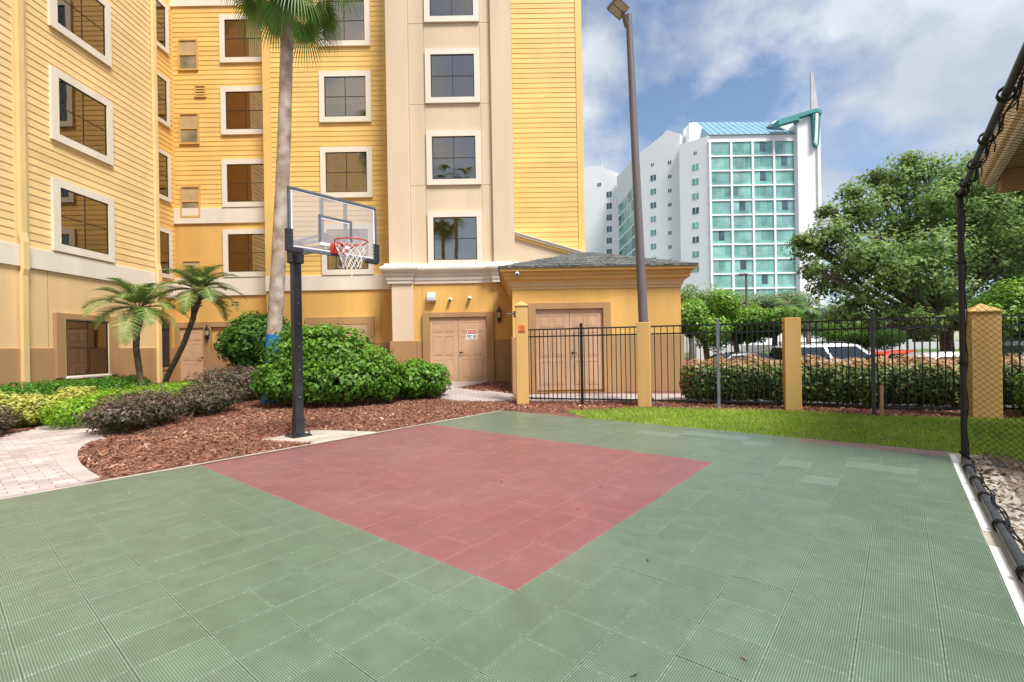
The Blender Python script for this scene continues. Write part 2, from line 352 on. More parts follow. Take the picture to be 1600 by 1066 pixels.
# ---------------------------------------------------------------- sport court
CA = rad(50.9); av = Vector((math.cos(CA), math.sin(CA))); bv = Vector((math.sin(CA), -math.cos(CA)))
K0 = Vector((-3.846, 5.751)); P = .2992; S0 = .1605   # tile tops lie 22 mm above the ground
def C(s, t, z=0):                            # court coordinates: s away from the baseline, t along it
    q = K0+bv*s+av*t; return (q.x, q.y, z)
SN, T0, T1 = 23, -14, 19; SE = S0+23*P
def cslab(s0, s1, t0, t1, z0, z1): 
    return MB().quadbox([C(s0,t0,z0),C(s1,t0,z0),C(s1,t1,z0),C(s0,t1,z0),C(s0,t0,z1),C(s1,t0,z1),C(s1,t1,z1),C(s0,t1,z1)])
court = struct(cslab(-.07, SE+.34, T0*P, T1*P+.05, -.12, .006).build('sport_court', M['concrete']))
def tilemat(name, c, pale):
    m = bpy.data.materials.new(name); m.use_nodes = True; t = m.node_tree; b = t.nodes['Principled BSDF']
    ln = t.links.new
    g = N(t, 'ShaderNodeNewGeometry'); mp = N(t, 'ShaderNodeVectorMath', operation='SUBTRACT'); mp.inputs[1].default_value = (K0.x+bv.x*S0, K0.y+bv.y*S0, 0)
    ro = N(t, 'ShaderNodeVectorRotate', rotation_type='Z_AXIS'); ro.inputs['Angle'].default_value = -CA
    ln(g.outputs['Position'], mp.inputs[0]); ln(mp.outputs[0], ro.inputs[0])
    sp = N(t, 'ShaderNodeSeparateXYZ'); ln(ro.outputs[0], sp.inputs[0])
    def cell(out, pitch):
        d = N(t, 'ShaderNodeMath', operation='DIVIDE'); d.inputs[1].default_value = pitch; ln(out, d.inputs[0]); return d.outputs[0]
    ax, ay = cell(sp.outputs[0], P), cell(sp.outputs[1], P)
    fl = []
    for o_ in (ax, ay):
        f_ = N(t, 'ShaderNodeMath', operation='FLOOR'); ln(o_, f_.inputs[0]); fl.append(f_.outputs[0])
    cb = N(t, 'ShaderNodeCombineXYZ'); ln(fl[0], cb.inputs[0]); ln(fl[1], cb.inputs[1])
    wn = N(t, 'ShaderNodeTexWhiteNoise', noise_dimensions='3D'); ln(cb.outputs[0], wn.inputs[0])
    # wear: per tile shade and broad faded patches that also paint in a whitish sheen
    rt = N(t, 'ShaderNodeValToRGB'); e = rt.color_ramp.elements
    e[0].position = 0; e[0].color = (*[x*.95 for x in c], 1); e[1].position = .9; e[1].color = (*[x*1.06 for x in c], 1)
    e2 = e.new(.985); e2.color = (*[min(1, x*1.16) for x in c], 1); e3 = e.new(1.); e3.color = (*[min(1, x*1.25) for x in c], 1)
    ln(wn.outputs[0], rt.inputs[0])
    nz = N(t, 'ShaderNodeTexNoise'); nz.inputs['Scale'].default_value = .75; nz.inputs['Detail'].default_value = 8; nz.inputs['Roughness'].default_value = .62; ln(ro.outputs[0], nz.inputs[0])
    rw = N(t, 'ShaderNodeValToRGB'); rw.color_ramp.elements[0].position = .40; rw.color_ramp.elements[1].position = .72
    rw.color_ramp.elements[1].color = (.75, .75, .75, 1); ln(nz.outputs[0], rw.inputs[0])
    m1 = N(t, 'ShaderNodeMixRGB'); m1.inputs[2].default_value = (*pale, 1); ln(rw.outputs[0], m1.inputs[0]); ln(rt.outputs[0], m1.inputs[1])
    # perforation: squares between ribs coloured dark for the shade in the holes, pitch P/16
    hs = []
    for o_ in (ax, ay):
        f0_ = N(t, 'ShaderNodeMath', operation='FRACT'); ln(o_, f0_.inputs[0])
        k0 = N(t, 'ShaderNodeMath', operation='SUBTRACT'); k0.inputs[1].default_value = .022; ln(f0_.outputs[0], k0.inputs[0])
        k = N(t, 'ShaderNodeMath', operation='MULTIPLY'); k.inputs[1].default_value = 28/.956; ln(k0.outputs[0], k.inputs[0])
        fr = N(t, 'ShaderNodeMath', operation='FRACT'); ln(k.outputs[0], fr.inputs[0])
        su = N(t, 'ShaderNodeMath', operation='SUBTRACT'); su.inputs[1].default_value = .5; ln(fr.outputs[0], su.inputs[0])
        ab = N(t, 'ShaderNodeMath', operation='ABSOLUTE'); ln(su.outputs[0], ab.inputs[0])
        lt = N(t, 'ShaderNodeMath', operation='LESS_THAN'); lt.inputs[1].default_value = .335; ln(ab.outputs[0], lt.inputs[0]); hs.append(lt.outputs[0])
    rims, dots = [], []
    def mth(op, a, b_=None, clamp=False):
        n_ = N(t, 'ShaderNodeMath', operation=op, use_clamp=clamp)
        for i_, q_ in enumerate((a, b_)):
            if q_ is None: continue
            if isinstance(q_, (int, float)): n_.inputs[i_].default_value = q_
            else: ln(q_, n_.inputs[i_])
        return n_.outputs[0]
    for o_, p_ in ((ax, ay), (ay, ax)):
        e_ = mth('ABSOLUTE', mth('SUBTRACT', mth('FRACT', o_), .5)); rims.append(mth('GREATER_THAN', e_, .481))
        d_ = mth('LESS_THAN', mth('ABSOLUTE', mth('SUBTRACT', mth('FRACT', mth('MULTIPLY', p_, 5)), .5)), .10); dots.append(mth('MULTIPLY', mth('GREATER_THAN', e_, .474), d_))
    rimm = mth('MULTIPLY', mth('MAXIMUM', rims[0], rims[1]), .55); dotm = mth('MULTIPLY', mth('MAXIMUM', dots[0], dots[1]), .75)
    rimdot = mth('MAXIMUM', rimm, dotm)
    m3 = N(t, 'ShaderNodeMixRGB'); m3.inputs[2].default_value = (*[min(1, x*1.35+.03) for x in pale], 1); ln(rimdot, m3.inputs[0]); ln(m1.outputs[0], m3.inputs[1])
    sc = N(t, 'ShaderNodeTexNoise'); sc.inputs['Scale'].default_value = 5.5; sc.inputs['Detail'].default_value = 9; sc.inputs['Roughness'].default_value = .7; ln(ro.outputs[0], sc.inputs[0])
    rs_ = N(t, 'ShaderNodeValToRGB'); rs_.color_ramp.elements[0].position = .30; rs_.color_ramp.elements[0].color = (.60,.60,.57,1); rs_.color_ramp.elements[1].position = .62; ln(sc.outputs[0], rs_.inputs[0])
    m4 = N(t, 'ShaderNodeMixRGB', blend_type='MULTIPLY'); m4.inputs[0].default_value = .8; ln(m3.outputs[0], m4.inputs[1]); ln(rs_.outputs[0], m4.inputs[2]); m1 = m4
    hole = N(t, 'ShaderNodeMath', operation='MULTIPLY'); ln(hs[0], hole.inputs[0]); ln(hs[1], hole.inputs[1])
    m2 = N(t, 'ShaderNodeMixRGB'); m2.inputs[2].default_value = (*[x*.20+.004 for x in c], 1); ln(hole.outputs[0], m2.inputs[0]); ln(m1.outputs[0], m2.inputs[1])
    ln(m2.outputs[0], b.inputs['Base Color']); b.inputs['Specular IOR Level'].default_value = .85; b.inputs['Coat Weight'].default_value = .7; b.inputs['Coat Roughness'].default_value = .38; b.inputs['Sheen Weight'].default_value = .05; b.inputs['Sheen Roughness'].default_value = .45
    iv = N(t, 'ShaderNodeMath', operation='SUBTRACT'); iv.inputs[0].default_value = 1; ln(hole.outputs[0], iv.inputs[1])
    bp = N(t, 'ShaderNodeBump'); bp.inputs['Strength'].default_value = .55; bp.inputs['Distance'].default_value = .006; ln(iv.outputs[0], bp.inputs['Height']); ln(bp.outputs[0], b.inputs['Normal'])
    rg = N(t, 'ShaderNodeMapRange'); rg.inputs[3].default_value = .44; rg.inputs[4].default_value = .9; ln(hole.outputs[0], rg.inputs[0]); ln(rg.outputs[0], b.inputs['Roughness'])
    return m
TG = tilemat('court_tile_green', (.145,.25,.145), (.23,.33,.24)); TR = tilemat('court_tile_red', (.37,.09,.10), (.46,.19,.195))
TD = tilemat('court_tile_dark_red', (.19,.035,.04), (.25,.07,.07)); TP = tilemat('court_tile_pink', (.42,.17,.16), (.48,.28,.26))
TL = tilemat('court_tile_pale_green', (.24,.34,.255), (.30,.40,.31))
def tile_geo(mb, x, y, z, zt):
    h = P/2-.0007; bvl = .001
    pts = [(-h,-h),(h,-h),(h,h),(-h,h)]; q = [(-h+bvl,-h+bvl),(h-bvl,-h+bvl),(h-bvl,h-bvl),(-h+bvl,h-bvl)]
    o = len(mb.v)
    def R(p, zz): return (x+p[0]*av.x+p[1]*bv.x, y+p[0]*av.y+p[1]*bv.y, zz)
    mb.v += [R(p, z) for p in pts]+[R(p, zt-bvl) for p in pts]+[R(p, zt) for p in q]
    for k in (0, 4):
        for i in range(4): j = (i+1) % 4; mb.f.append((o+k+i, o+k+4+i, o+k+4+j, o+k+j))
    mb.f.append((o+11, o+10, o+9, o+8)); return mb
pale_spots = {(13,17),(14,17),(16,16),(11,16),(12,16),(18,13),(20,14),(21,14),(19,11),(15,17)}
def tkind(i, j):
    if 0 <= j < 12 and i < 16: return 'r'
    if j == T1-1 and i >= 18: return 'p'
    if (i, j) in pale_spots: return 'l'
    return 'g'
TM = dict(g=TG, r=TR, d=TD, p=TP, l=TL)
tiles = []
for i in range(SN):
    for j in range(T0, T1):
        x, y, _ = C(S0+(i+.5)*P, (j+.5)*P)
        if y < .4: vis = 0
        else: vis = 1 if abs(x/y) < 1.13 and y > 1.75 else 0
        tiles.append((0 if vis else 1, (x*x+y*y)**.5, i, j, x, y))
tiles.sort()
tme = {k: tile_geo(MB(), 0, 0, 0, .016).mesh('tile', TM[k]) for k in TM}
rest = {k: MB() for k in TM}
for n_, (hid, dist, i, j, x, y) in enumerate(tiles):
    k = tkind(i, j)
    if n_ < 296 and not hid:
        o = link('tile', tme[k], court, (x, y, .006+random.uniform(-.0012, .0012)))
        o.rotation_euler = (random.gauss(0, .0016), random.gauss(0, .0016), random.gauss(0, .0012))
    else: tile_geo(rest[k], x, y, .006, .022+random.uniform(-.001, .001))
for k, nm in (('g','green_tiles'),('r','red_tiles'),('p','pink_tiles'),('l','pale_tiles')):
    if rest[k].v: stuff(rest[k].build(nm, TM[k], court, norm=True))
# white edge strips on the concrete margin along the net side
for j in range(T0, T1):                       # ramped edging along the baseline
    q = .004; a0_, a1_ = j*P+.001, (j+1)*P-.001
    MB().quadbox([C(0,a0_,.004), C(S0-.001,a0_,.004), C(S0-.001,a1_,.004), C(0,a1_,.004), C(.004,a0_,.010), C(S0-.001,a0_,.0215), C(S0-.001,a1_,.0215), C(.004,a1_,.010)]).build('edging', TD if 0 <= j < 12 else TG, court)
for t0, t1 in ((2.68, 5.57), (.2, 2.36), (-4.0, .16)):
    cslab(SE+.006, SE+.062, t0, t1, .006, .0115).build('edge_strip', M['white'], court, bevel=.001)
# hoop pad
pad = [G(408, 688), G(495, 673), G(534, 685), G(448, 701)]
pad[3] = (C(-.075, 1.55)[0], C(-.075, 1.55)[1]); pad[2] = (C(-.075, 2.62)[0], C(-.075, 2.62)[1])
cpad = struct(MB().prism(pad, -.05, .014).build('concrete_pad', M['concrete'], bevel=.006))

# ---------------------------------------------------------------- block paved paths
def inside(p, poly):
    x, y = p; r = False; n = len(poly)
    for i in range(n):
        x1, y1 = poly[i]; x2, y2 = poly[(i+1) % n]
        if (y1 > y) != (y2 > y) and x < (x2-x1)*(y-y1)/(y2-y1)+x1: r = not r
    return r
def inside_np(X, Y, poly):
    r = np.zeros(len(X), bool); n = len(poly)
    for i in range(n):
        x1, y1 = poly[i]; x2, y2 = poly[(i+1) % n]
        c = ((y1 > Y) != (y2 > Y)) & (X < (x2-x1)*(Y-y1)/((y2-y1) if y2 != y1 else 1e-9)+x1); r ^= c
    return r
def sheet(name, poly, m, z, parent=None):
    mb = MB(); mb.v = [(x, y, float(gz(x, y))+z) for x, y in poly]; mb.f = [tuple(range(len(poly)))]
    me = mb.mesh(name, m, norm=False)
    if me.polygons[0].normal.z < 0: me.flip_normals()
    return link(name, me, parent)
curve = [G(128,757), G(108,745), G(94,734), G(88,724), G(92,712), G(104,702), G(122,694), G(140,689)]
outer = [G(157,749), G(140,739), G(127,728), G(121,717), G(122,707), G(131,698), G(146,690), G(160,687)]
b0 = C(-.075, -6.5); b1 = C(-.075, -1.16)
path_poly = [b0[:2], b1[:2]]+curve+[(-7.35,8.7), (-7.9,9.8), G(112,659), G(60,673), G(30,680), G(0,690), (-10.4,6.5), (-10.6,3.0), (-9.0,1.2)]
path = struct(sheet('garden_path', path_poly, mat('path_sand', (.24,.19,.16), .95, .2, 6), .004))
def paver_mesh(l, w_, h):
    e = .004; mb = MB(); o = 0
    mb.v = [(-l/2,-w_/2,0),(l/2,-w_/2,0),(l/2,w_/2,0),(-l/2,w_/2,0),(-l/2,-w_/2,h-e),(l/2,-w_/2,h-e),(l/2,w_/2,h-e),(-l/2,w_/2,h-e),
            (-l/2+e,-w_/2+e,h),(l/2-e,-w_/2+e,h),(l/2-e,w_/2-e,h),(-l/2+e,w_/2-e,h)]
    for k in (0, 4):
        for i in range(4): j = (i+1) % 4; mb.f.append((k+i, k+j, k+4+j, k+4+i))
    mb.f.append((8, 9, 10, 11)); return mb
pvm = [mat('paver_%s' % n_, c, .9, .10, 2.2, .3, 90) for n_, c in (('pink', (.44,.37,.345)), ('pale', (.49,.42,.395)), ('rose', (.40,.33,.305)))]
def pave(poly, ang, parent, maxparts, l=.2, w_=.1, h=.03, z=-.012, origin=(0,0), loose=False):
    pme = [paver_mesh(l-.005, w_-.005, h).mesh('paver', m_, norm=False) for m_ in pvm]
    ca, sa = math.cos(ang), math.sin(ang); xs_ = [p[0] for p in poly]; ys_ = [p[1] for p in poly]
    R_l = max(max(xs_)-min(xs_), max(ys_)-min(ys_))+1; items = []
    for r in range(int(-R_l/w_), int(R_l/w_)):
        for c in range(int(-R_l/l), int(R_l/l)):
            u = (c+.5*(r % 2))*l; v = r*w_; x = origin[0]+u*ca-v*sa; y = origin[1]+u*sa+v*ca
            cs = [(x+du*ca-dv*sa, y+du*sa+dv*ca) for du in (-l*.42, l*.42) for dv in (-w_*.35, w_*.35)]
            ns = sum(inside(q, poly) for q in cs); cl = min(-((q[0]-K0.x)*bv.x+(q[1]-K0.y)*bv.y) for q in cs)
            if ns >= 3 or (loose and ns >= 1 and cl > .08):
                vis = y > 1 and abs(x/y) < 1.09
                items.append((0 if vis else 1, x*x+y*y, x, y))
    items.sort(); rest_ = MB()
    for n_, (hid, d_, x, y) in enumerate(items):
        zz = float(gz(x, y))+z+.008*0+random.uniform(-.0015, .0015); a = ang+random.gauss(0, .006)
        if n_ < maxparts and not hid:
            o = link('paver', random.choice(pme), parent, (x, y, zz)); o.rotation_euler = (random.gauss(0, .004), random.gauss(0, .004), a)
        else:
            src = paver_mesh(l-.005, w_-.005, h); b_ = len(rest_.v); c2, s2 = math.cos(a), math.sin(a)
            rest_.v += [(x+p[0]*c2-p[1]*s2, y+p[0]*s2+p[1]*c2, zz+p[2]) for p in src.v]; rest_.f += [tuple(b_+i for i in f) for f in src.f]
    if rest_.v:
        if parent is None: return rest_
        stuff(rest_.build('paver_field', pvm[0], parent, norm=False))
pave(path_poly, CA, path, 290, l=.22, w_=.11, origin=C(-.13, 0)[:2], loose=True)
# smooth border kerb that curves round the mulch bed
kb = MB(); n = len(curve)
for i in range(n):
    for q, z in ((curve[i], .0), (outer[i], .0), (outer[i], .026), (curve[i], .026)): kb.v.append((q[0], q[1], z))
for i in range(n-1):
    for j in range(4): k = (j+1) % 4; kb.f.append((4*i+j, 4*i+k, 4*i+4+k, 4*i+4+j))
kb.f += [(0,1,2,3), (4*n-4,4*n-3,4*n-2,4*n-1)]
struct(kb.build('path_border', mat('border_concrete', (.46,.39,.36), .9, .1, 2, .3, 80)))
door_poly = [(-2.9,16.2), (-.72,16.2), (-1.0,15.2), (-1.62,14.15), (-1.3,13.75), (-.4,13.1), (0,12.75), (.05,11.75), (-.5,11.75), (-1.1,11.85), (-1.7,12.1), (-2.3,12.7), (-2.9,13.4), (-3.0,14.5)]
struct(pave(door_poly, rad(8), None, 0, l=.2, w_=.12, z=-.006, origin=(-1.5,14)).build('door_path', pvm[0], norm=False))
sfp = [(.35,12.75), (4.9,12.35), (4.9,11.1), (.35,11.7)]
struct(pave(sfp, rad(-6), None, 0, l=.2, w_=.12, z=-.006, origin=(2.6,12)).build('service_path', pvm[0], norm=False))

# ---------------------------------------------------------------- lawn and mulch
lawn_poly = [C(SE*.30, T1*P+.06)[:2], C(SE+.3, T1*P+.06)[:2], C(SE+.5, T1*P-.2)[:2], (5.78,5.72), (5.5,4.9), (6.6,3.6), (9.5,2.6), (13,3), (14,8.0), (8.3,8.05), (6.55,8.55), (5.55,9.42), (2.88,10.25), (1.1,9.95)]
lawn = struct(sheet('lawn', lawn_poly, M['lawnsoil'], .005))
def scatter(poly, n):
    a = np.array(poly); lo, hi = a.min(0), a.max(0); p = rng.uniform(lo, hi, (n*3, 2)); ok = inside_np(p[:, 0], p[:, 1], poly); return p[ok][:n]
def blades(name, poly, n, h, m, wdt=.007):
    p = scatter(poly, n); q3 = np.column_stack([p, np.zeros(len(p))]); p = p[rng.random(len(p)) < .78+.30*lump(q3, 3.1, 1.)+.2*lump(q3, 9., 2.)]; p += rng.normal(0, .05, p.shape)*(rng.random((len(p), 1)) < .5)
    n = len(p); a = rng.uniform(0, 6.283, n); hh = h*rng.uniform(.5, 1.3, n); ln_ = rng.uniform(.15, .75, n)*hh; la = rng.uniform(0, 6.283, n)
    z = gz(p[:, 0], p[:, 1])+.003; V = np.empty((n, 3, 3))
    for k, sg in ((0, -1), (1, 1)): V[:, k, 0] = p[:, 0]+sg*wdt*np.cos(a)*.5; V[:, k, 1] = p[:, 1]+sg*wdt*np.sin(a)*.5; V[:, k, 2] = z
    V[:, 2, 0] = p[:, 0]+ln_*np.cos(la); V[:, 2, 1] = p[:, 1]+ln_*np.sin(la); V[:, 2, 2] = z+hh
    q = np.column_stack([p, np.zeros(n)]); tint = .48+.24*rng.normal(0, 1, n)+.14*lump(q, 2.2, 4.)+.14*lump(q, 11., 6.)
    return link(name, np_mesh(name, V.reshape(-1, 3), np.arange(n*3).reshape(-1, 3), tint, m, 3))
gr = stuff(blades('grass', lawn_poly, 120000, .05, LM['grass'], .010)); tag(gr, 'short bright green lawn grass between the court and the fence', 'grass')
def chips(name, poly, n, size, m, avoid=(), zoff=.008):
    p = scatter(poly, n)
    for av_ in avoid: p = p[~inside_np(p[:, 0], p[:, 1], av_)]
    n = len(p); pos = np.column_stack([p, gz(p[:, 0], p[:, 1])+zoff+rng.uniform(0, .012, n)])
    nr = np.tile([0, 0, 1.], (n, 1)); return link(name, leaves(name, pos, nr, size*rng.choice([.4,.7,1.,1.4,2.1], n, p=[.25,.3,.25,.15,.05])*rng.uniform(.8, 1.2, n), m, .45+.20*rng.normal(0, 1, n)+.14*lump(pos, 1.6, 2.), aspect=.38, fold=.08, spread=.75))
bed1 = [C(-.08, -.95)[:2], C(-.08, 5.7)[:2], (-.1,11.3), (0,11.7), (-1.1,11.8), (-1.7,12.05), (-2.3,12.65), (-3.0,13.4), (-3.2,16), (-9.2,16.8), (-9.4,12), (-8.2,9.4), (-7.3,8.6)]+list(reversed(outer))
mb1 = stuff(chips('mulch', bed1, 62000, .05, LM['chip'], [pad])); tag(mb1, 'reddish brown bark mulch covering the bed behind the basketball hoop', 'mulch')
bed2 = [(-1.0,15.1), (-1.58,14.15), (-1.3,13.8), (-.4,13.15), (-.02,12.9), (-.02,16.1), (-.72,16.1)]
mb2 = stuff(chips('mulch', bed2, 4500, .05, LM['chip'])); tag(mb2, 'small triangle of dark bark mulch beside the double door', 'mulch')
bed3 = [(-.2,11.7), (-.3,10.25), (.25,9.95), (1.1,9.75), (1.3,9.95), (2.9,10.28), (5.6,9.45), (6.6,8.6), (8.3,8.1), (13,8.0), (13,9.6), (8.5,10.6), (5.0,11.3), (.3,11.65)]
mb3 = stuff(chips('mulch', bed3, 26000, .05, LM['chip'])); tag(mb3, 'strip of bark mulch along the foot of the black fence', 'mulch')
bed4 = [(-10.9,5.5), G(0,688), G(30,679), G(60,672), G(110,659), (-8.5,10.5), (-9.4,13), (-11.2,13), (-11.2,5.5)]
mb4 = stuff(chips('mulch', bed4, 9000, .05, LM['chip'])); tag(mb4, 'bark mulch bed between the paved path and the yellow wing', 'mulch')
bed5 = [C(SE+.10, T1*P-.3)[:2], (5.8,5.74), (5.52,4.9), (6.6,3.6), (7.5,1.0), (4.5,-.5), C(SE+.10, -6)[:2]]
dirt = struct(sheet('dirt_strip', bed5, mat('grey_dirt', (.20,.17,.145), .95, .25, 6, .8, 50), .0045))
mb5 = stuff(chips('leaf_litter', bed5, 15000, .055, LM['litter'], zoff=.012)); tag(mb5, 'dry brown leaf litter on the ground beside the black net', 'leaf litter')
lt = C(0,0); pts = []
for i in range(46):
    s_, t_ = random.uniform(.3, SE-.3), random.uniform(-9*P, 18*P); pts.append((*C(s_, t_)[:2], .028))
pts = np.array(pts); lit = stuff(link('leaf_litter', leaves('leaf_litter', pts, np.tile([0,0,1.], (len(pts), 1)), rng.uniform(.02, .05, len(pts)), LM['litter'], rng.uniform(0, .8, len(pts)), .3, .1, .5)))
tag(lit, 'a few dry leaf scraps scattered over the court tiles', 'leaf litter')

# ================================================================ BUILDINGS
class WF:                                     # a wall plane: u along the wall, z up, d outwards
    def __init__(s, o, U, Nn): s.o = Vector(o); s.U = Vector(U).normalized(); s.N = Vector(Nn).normalized()
    def p(s, u, z, d=0): q = s.o+s.U*u+s.N*d; return (q.x, q.y, z)
    def box(s, mb, u0, u1, z0, z1, d0, d1):
        return mb.quadbox([s.p(u0,z0,d0), s.p(u1,z0,d0), s.p(u1,z0,d1), s.p(u0,z0,d1), s.p(u0,z1,d0), s.p(u1,z1,d0), s.p(u1,z1,d1), s.p(u0,z1,d1)])
    def part(s, name, u0, u1, z0, z1, d0, d1, m, parent, bevel=0):
        return s.box(MB(), u0, u1, z0, z1, d0, d1).build(name, m, parent, bevel=bevel)
B = athing('apartment_building', 'large yellow clapboard apartment building with cream bay and left wing', 'building', (-4, 18, 0))
MAIN = WF((0, 17.26), (1, 0), (0, -1)); BAY = WF((0, 16.3), (1, 0), (0, -1)); REC = WF((0, 18.0), (1, 0), (0, -1))
LEFT = WF((-11.3, 0), (0, 1), (1, 0)); RET = WF((-12.66, 0), (0, 1), (1, 0))
BH = .18
def boards(wf, u0, u1, z0, z1, name='siding_board'):
    n = int(round((z1-z0)/BH)); mb = MB(); d0, dt, db = -.01, .006, .019
    mb.quadbox([wf.p(u0,0,d0), wf.p(u1,0,d0), wf.p(u1,0,db), wf.p(u0,0,db), wf.p(u0,BH+.008,d0), wf.p(u1,BH+.008,d0), wf.p(u1,BH+.008,dt), wf.p(u0,BH+.008,dt)])
    me = mb.mesh(name, M['wingsiding' if wf is LEFT else 'siding'])
    for i in range(n):
        o = link(name, me, B); o.matrix_parent_inverse = Matrix.Translation(B.location).inverted(); o.location = (0, 0, z0+i*BH)
def window(wf, u0, u1, z0, z1, parent, tw=.19, proud=.085, fm=None, cross=True, blind=True):
    """cream trim, thin bronze frame, four panes, crossed glazing bars, blind behind"""
    fm = fm or M['trim']; mb = MB()
    for a in ((u0,u1,z0,z0+tw), (u0,u1,z1-tw,z1), (u0,u0+tw,z0+tw,z1-tw), (u1-tw,u1,z0+tw,z1-tw)): wf.box(mb, *a, -.01, proud)
    win = mb.build('window', fm, parent)
    a0, a1, b0_, b1_ = u0+tw, u1-tw, z0+tw, z1-tw; fw = .028
    mb = MB()
    for a in ((a0,a1,b0_,b0_+fw), (a0,a1,b1_-fw,b1_), (a0,a0+fw,b0_+fw,b1_-fw), (a1-fw,a1,b0_+fw,b1_-fw)): wf.box(mb, *a, .0, .062)
    mb.build('frame', M['bronze'], win)
    um, zm = (a0+a1)/2, (b0_+b1_)/2
    for qa, qb in (((a0+fw,um), (b0_+fw,zm)), ((um,a1-fw), (b0_+fw,zm)), ((a0+fw,um), (zm,b1_-fw)), ((um,a1-fw), (zm,b1_-fw))):
        wf.box(MB(), qa[0]+.004, qa[1]-.004, qb[0]+.004, qb[1]-.004, .046, .050).build('pane', M['pane'], win)
    wf.box(wf.box(MB(), um-.011, um+.011, b0_+fw, b1_-fw, .043, .058), a0+fw, a1-fw, zm-.011, zm+.011, .0435, .0575).build('glazing_bar', M['bronze'], win)
    if blind:
        mb = MB(); nb = int((b1_-b0_)/.075)
        for i in range(nb):
            z = b0_+.03+i*(b1_-b0_-.04)/nb
            mb.quadbox([wf.p(a0+.03,z,.028), wf.p(a1-.03,z,.028), wf.p(a1-.03,z+.004,.028), wf.p(a0+.03,z+.004,.028), wf.p(a0+.03,z+.052,.040), wf.p(a1-.03,z+.052,.040), wf.p(a1-.03,z+.056,.040), wf.p(a0+.03,z+.056,.040)])
        mb.build('blind', M['blind'], win)
    wf.box(MB(), a0+.005, a1-.005, b0_+.005, b1_-.005, .0252, .0275).build('backing', M['darkroom'], win)
    return win
def panel_door(wf, u0, u1, z0, z1, d, parent, cols=2, knob=None, m=None):
    m = m or M['door']; mb = wf.box(MB(), u0, u1, z0, z1, d-.03, d)
    dr = mb.build('door', m, parent, bevel=.003); w_ = (u1-u0); h = z1-z0
    rows = [(.07,.36), (.42,.72), (.78,.93)]; 
    for c in range(cols):
        ua = u0+w_*(.11+c*(.82/cols)); ub = ua+w_*(.82/cols)-w_*.07
        for a, b_ in rows:
            za, zb = z0+h*a, z0+h*b_
            mb = MB(); e = .022
            for q in ((ua,ub,za,za+e), (ua,ub,zb-e,zb), (ua,ua+e,za+e,zb-e), (ub-e,ub,za+e,zb-e)): wf.box(mb, *q, d-.002, d+.009)
            mb.build('panel_moulding', m, dr)
            wf.box(MB(), ua+e*2, ub-e*2, za+e*2, zb-e*2, d-.002, d+.007).build('panel', m, dr, bevel=.006)
    if knob:
        uu = u0+.07 if knob == 'l' else u1-.07; zz = z0+h*.46
        p_ = wf.p(uu, zz, d); q_ = wf.p(uu, zz, d+.06); e_ = wf.p(uu+(.11 if knob == 'l' else -.11), zz, d+.06)
        MB().tube([p_, wf.p(uu, zz, d+.012)], .032, 12).tube([p_, q_], .012, 8).tube([q_, e_], .011, 8).build('handle', M['blackmetal'], dr, smooth=True)
    for zz in (z0+.25, z0+h*.5, z1-.25):
        uu = u1-.012 if knob == 'l' else u0+.012
        MB().tube([wf.p(uu, zz-.05, d+.004), wf.p(uu, zz+.05, d+.004)], .009, 6).build('hinge', M['door'], dr)
    return dr

# --- core volumes
def vol(name, x0, x1, y0, y1, z0, z1, m): return MB().box(x0, x1, y0, y1, z0, z1).build(name, m, B)
vol('lower_wall', -8.85, 2.69, 17.26, 32, -.6, 3.6, M['stucco'])
vol('upper_wall', -8.85, 2.69, 17.262, 32, 3.6, 16, M['siding'])
vol('lower_wall', -12.66, -8.86, 18.0, 32, -.6, 6.2, M['stucco']); vol('upper_wall', -12.66, -8.86, 18.002, 32, 6.2, 14.4, M['siding'])
REC.part('band', -12.66, -8.86, 14.4, 16, -.5, .06, M['trim'], B)
vol('lower_wall', -22, -12.66, 15.22, 32, -.6, 3.5, M['stucco']); vol('upper_wall', -22, -12.66, 15.23, 32, 3.5, 16, M['siding'])
vol('lower_wall', -22, -11.3, -22, 15.22, -.6, 3.5, M['wingstucco']); vol('upper_wall', -22, -11.302, -22, 15.22, 3.5, 16, M['wingsiding'])
vol('bay_lower_wall', -4.12, .15, 16.3, 17.4, -.6, 3.6, M['stucco']); vol('bay_upper_wall', -4.12, .15, 16.302, 17.4, 3.6, 16, M['cream'])

# --- main clapboard front
boards(MAIN, -8.57, -4.14, 4.06, 14.2); boards(MAIN, .17, 2.48, 4.06, 14.2)
MAIN.part('corner_board', -8.855, -8.57, 4.06, 15, -.02, .035, M['siding'], B); MAIN.part('corner_board', 2.48, 2.70, -.1, 15, -.02, .04, M['siding'], B)
MAIN.part('band', -8.86, -4.13, 3.52, 4.06, -.02, .055, M['trim'], B, .006)
for zb in (4.07, 6.85, 9.58, 12.32): window(MAIN, -6.80, -4.93, zb, zb+1.83, B)
MAIN.part('plinth', -8.86, -4.13, -.2, 1.6, -.02, .06, M['tan'], B, .008)
# tan surround with service doors behind the shrubs
for q in ((-7.45,-7.25,1.6,2.55), (-6.42,-6.12,1.6,2.28), (-5.2,-4.95,1.6,2.55), (-7.25,-5.2,2.28,2.55)): MAIN.part('door_surround', *q, -.02, .09, M['tan'], B, .006)
panel_door(MAIN, -7.25, -6.42, .15, 2.28, .062+.015, B); panel_door(MAIN, -6.12, -5.2, .15, 2.28, .062+.015, B, knob='r')
for u in (-4.72, -8.4): MAIN.part('control_joint', u, u+.014, 1.61, 3.51, -.02, .004, M['tan'], B)

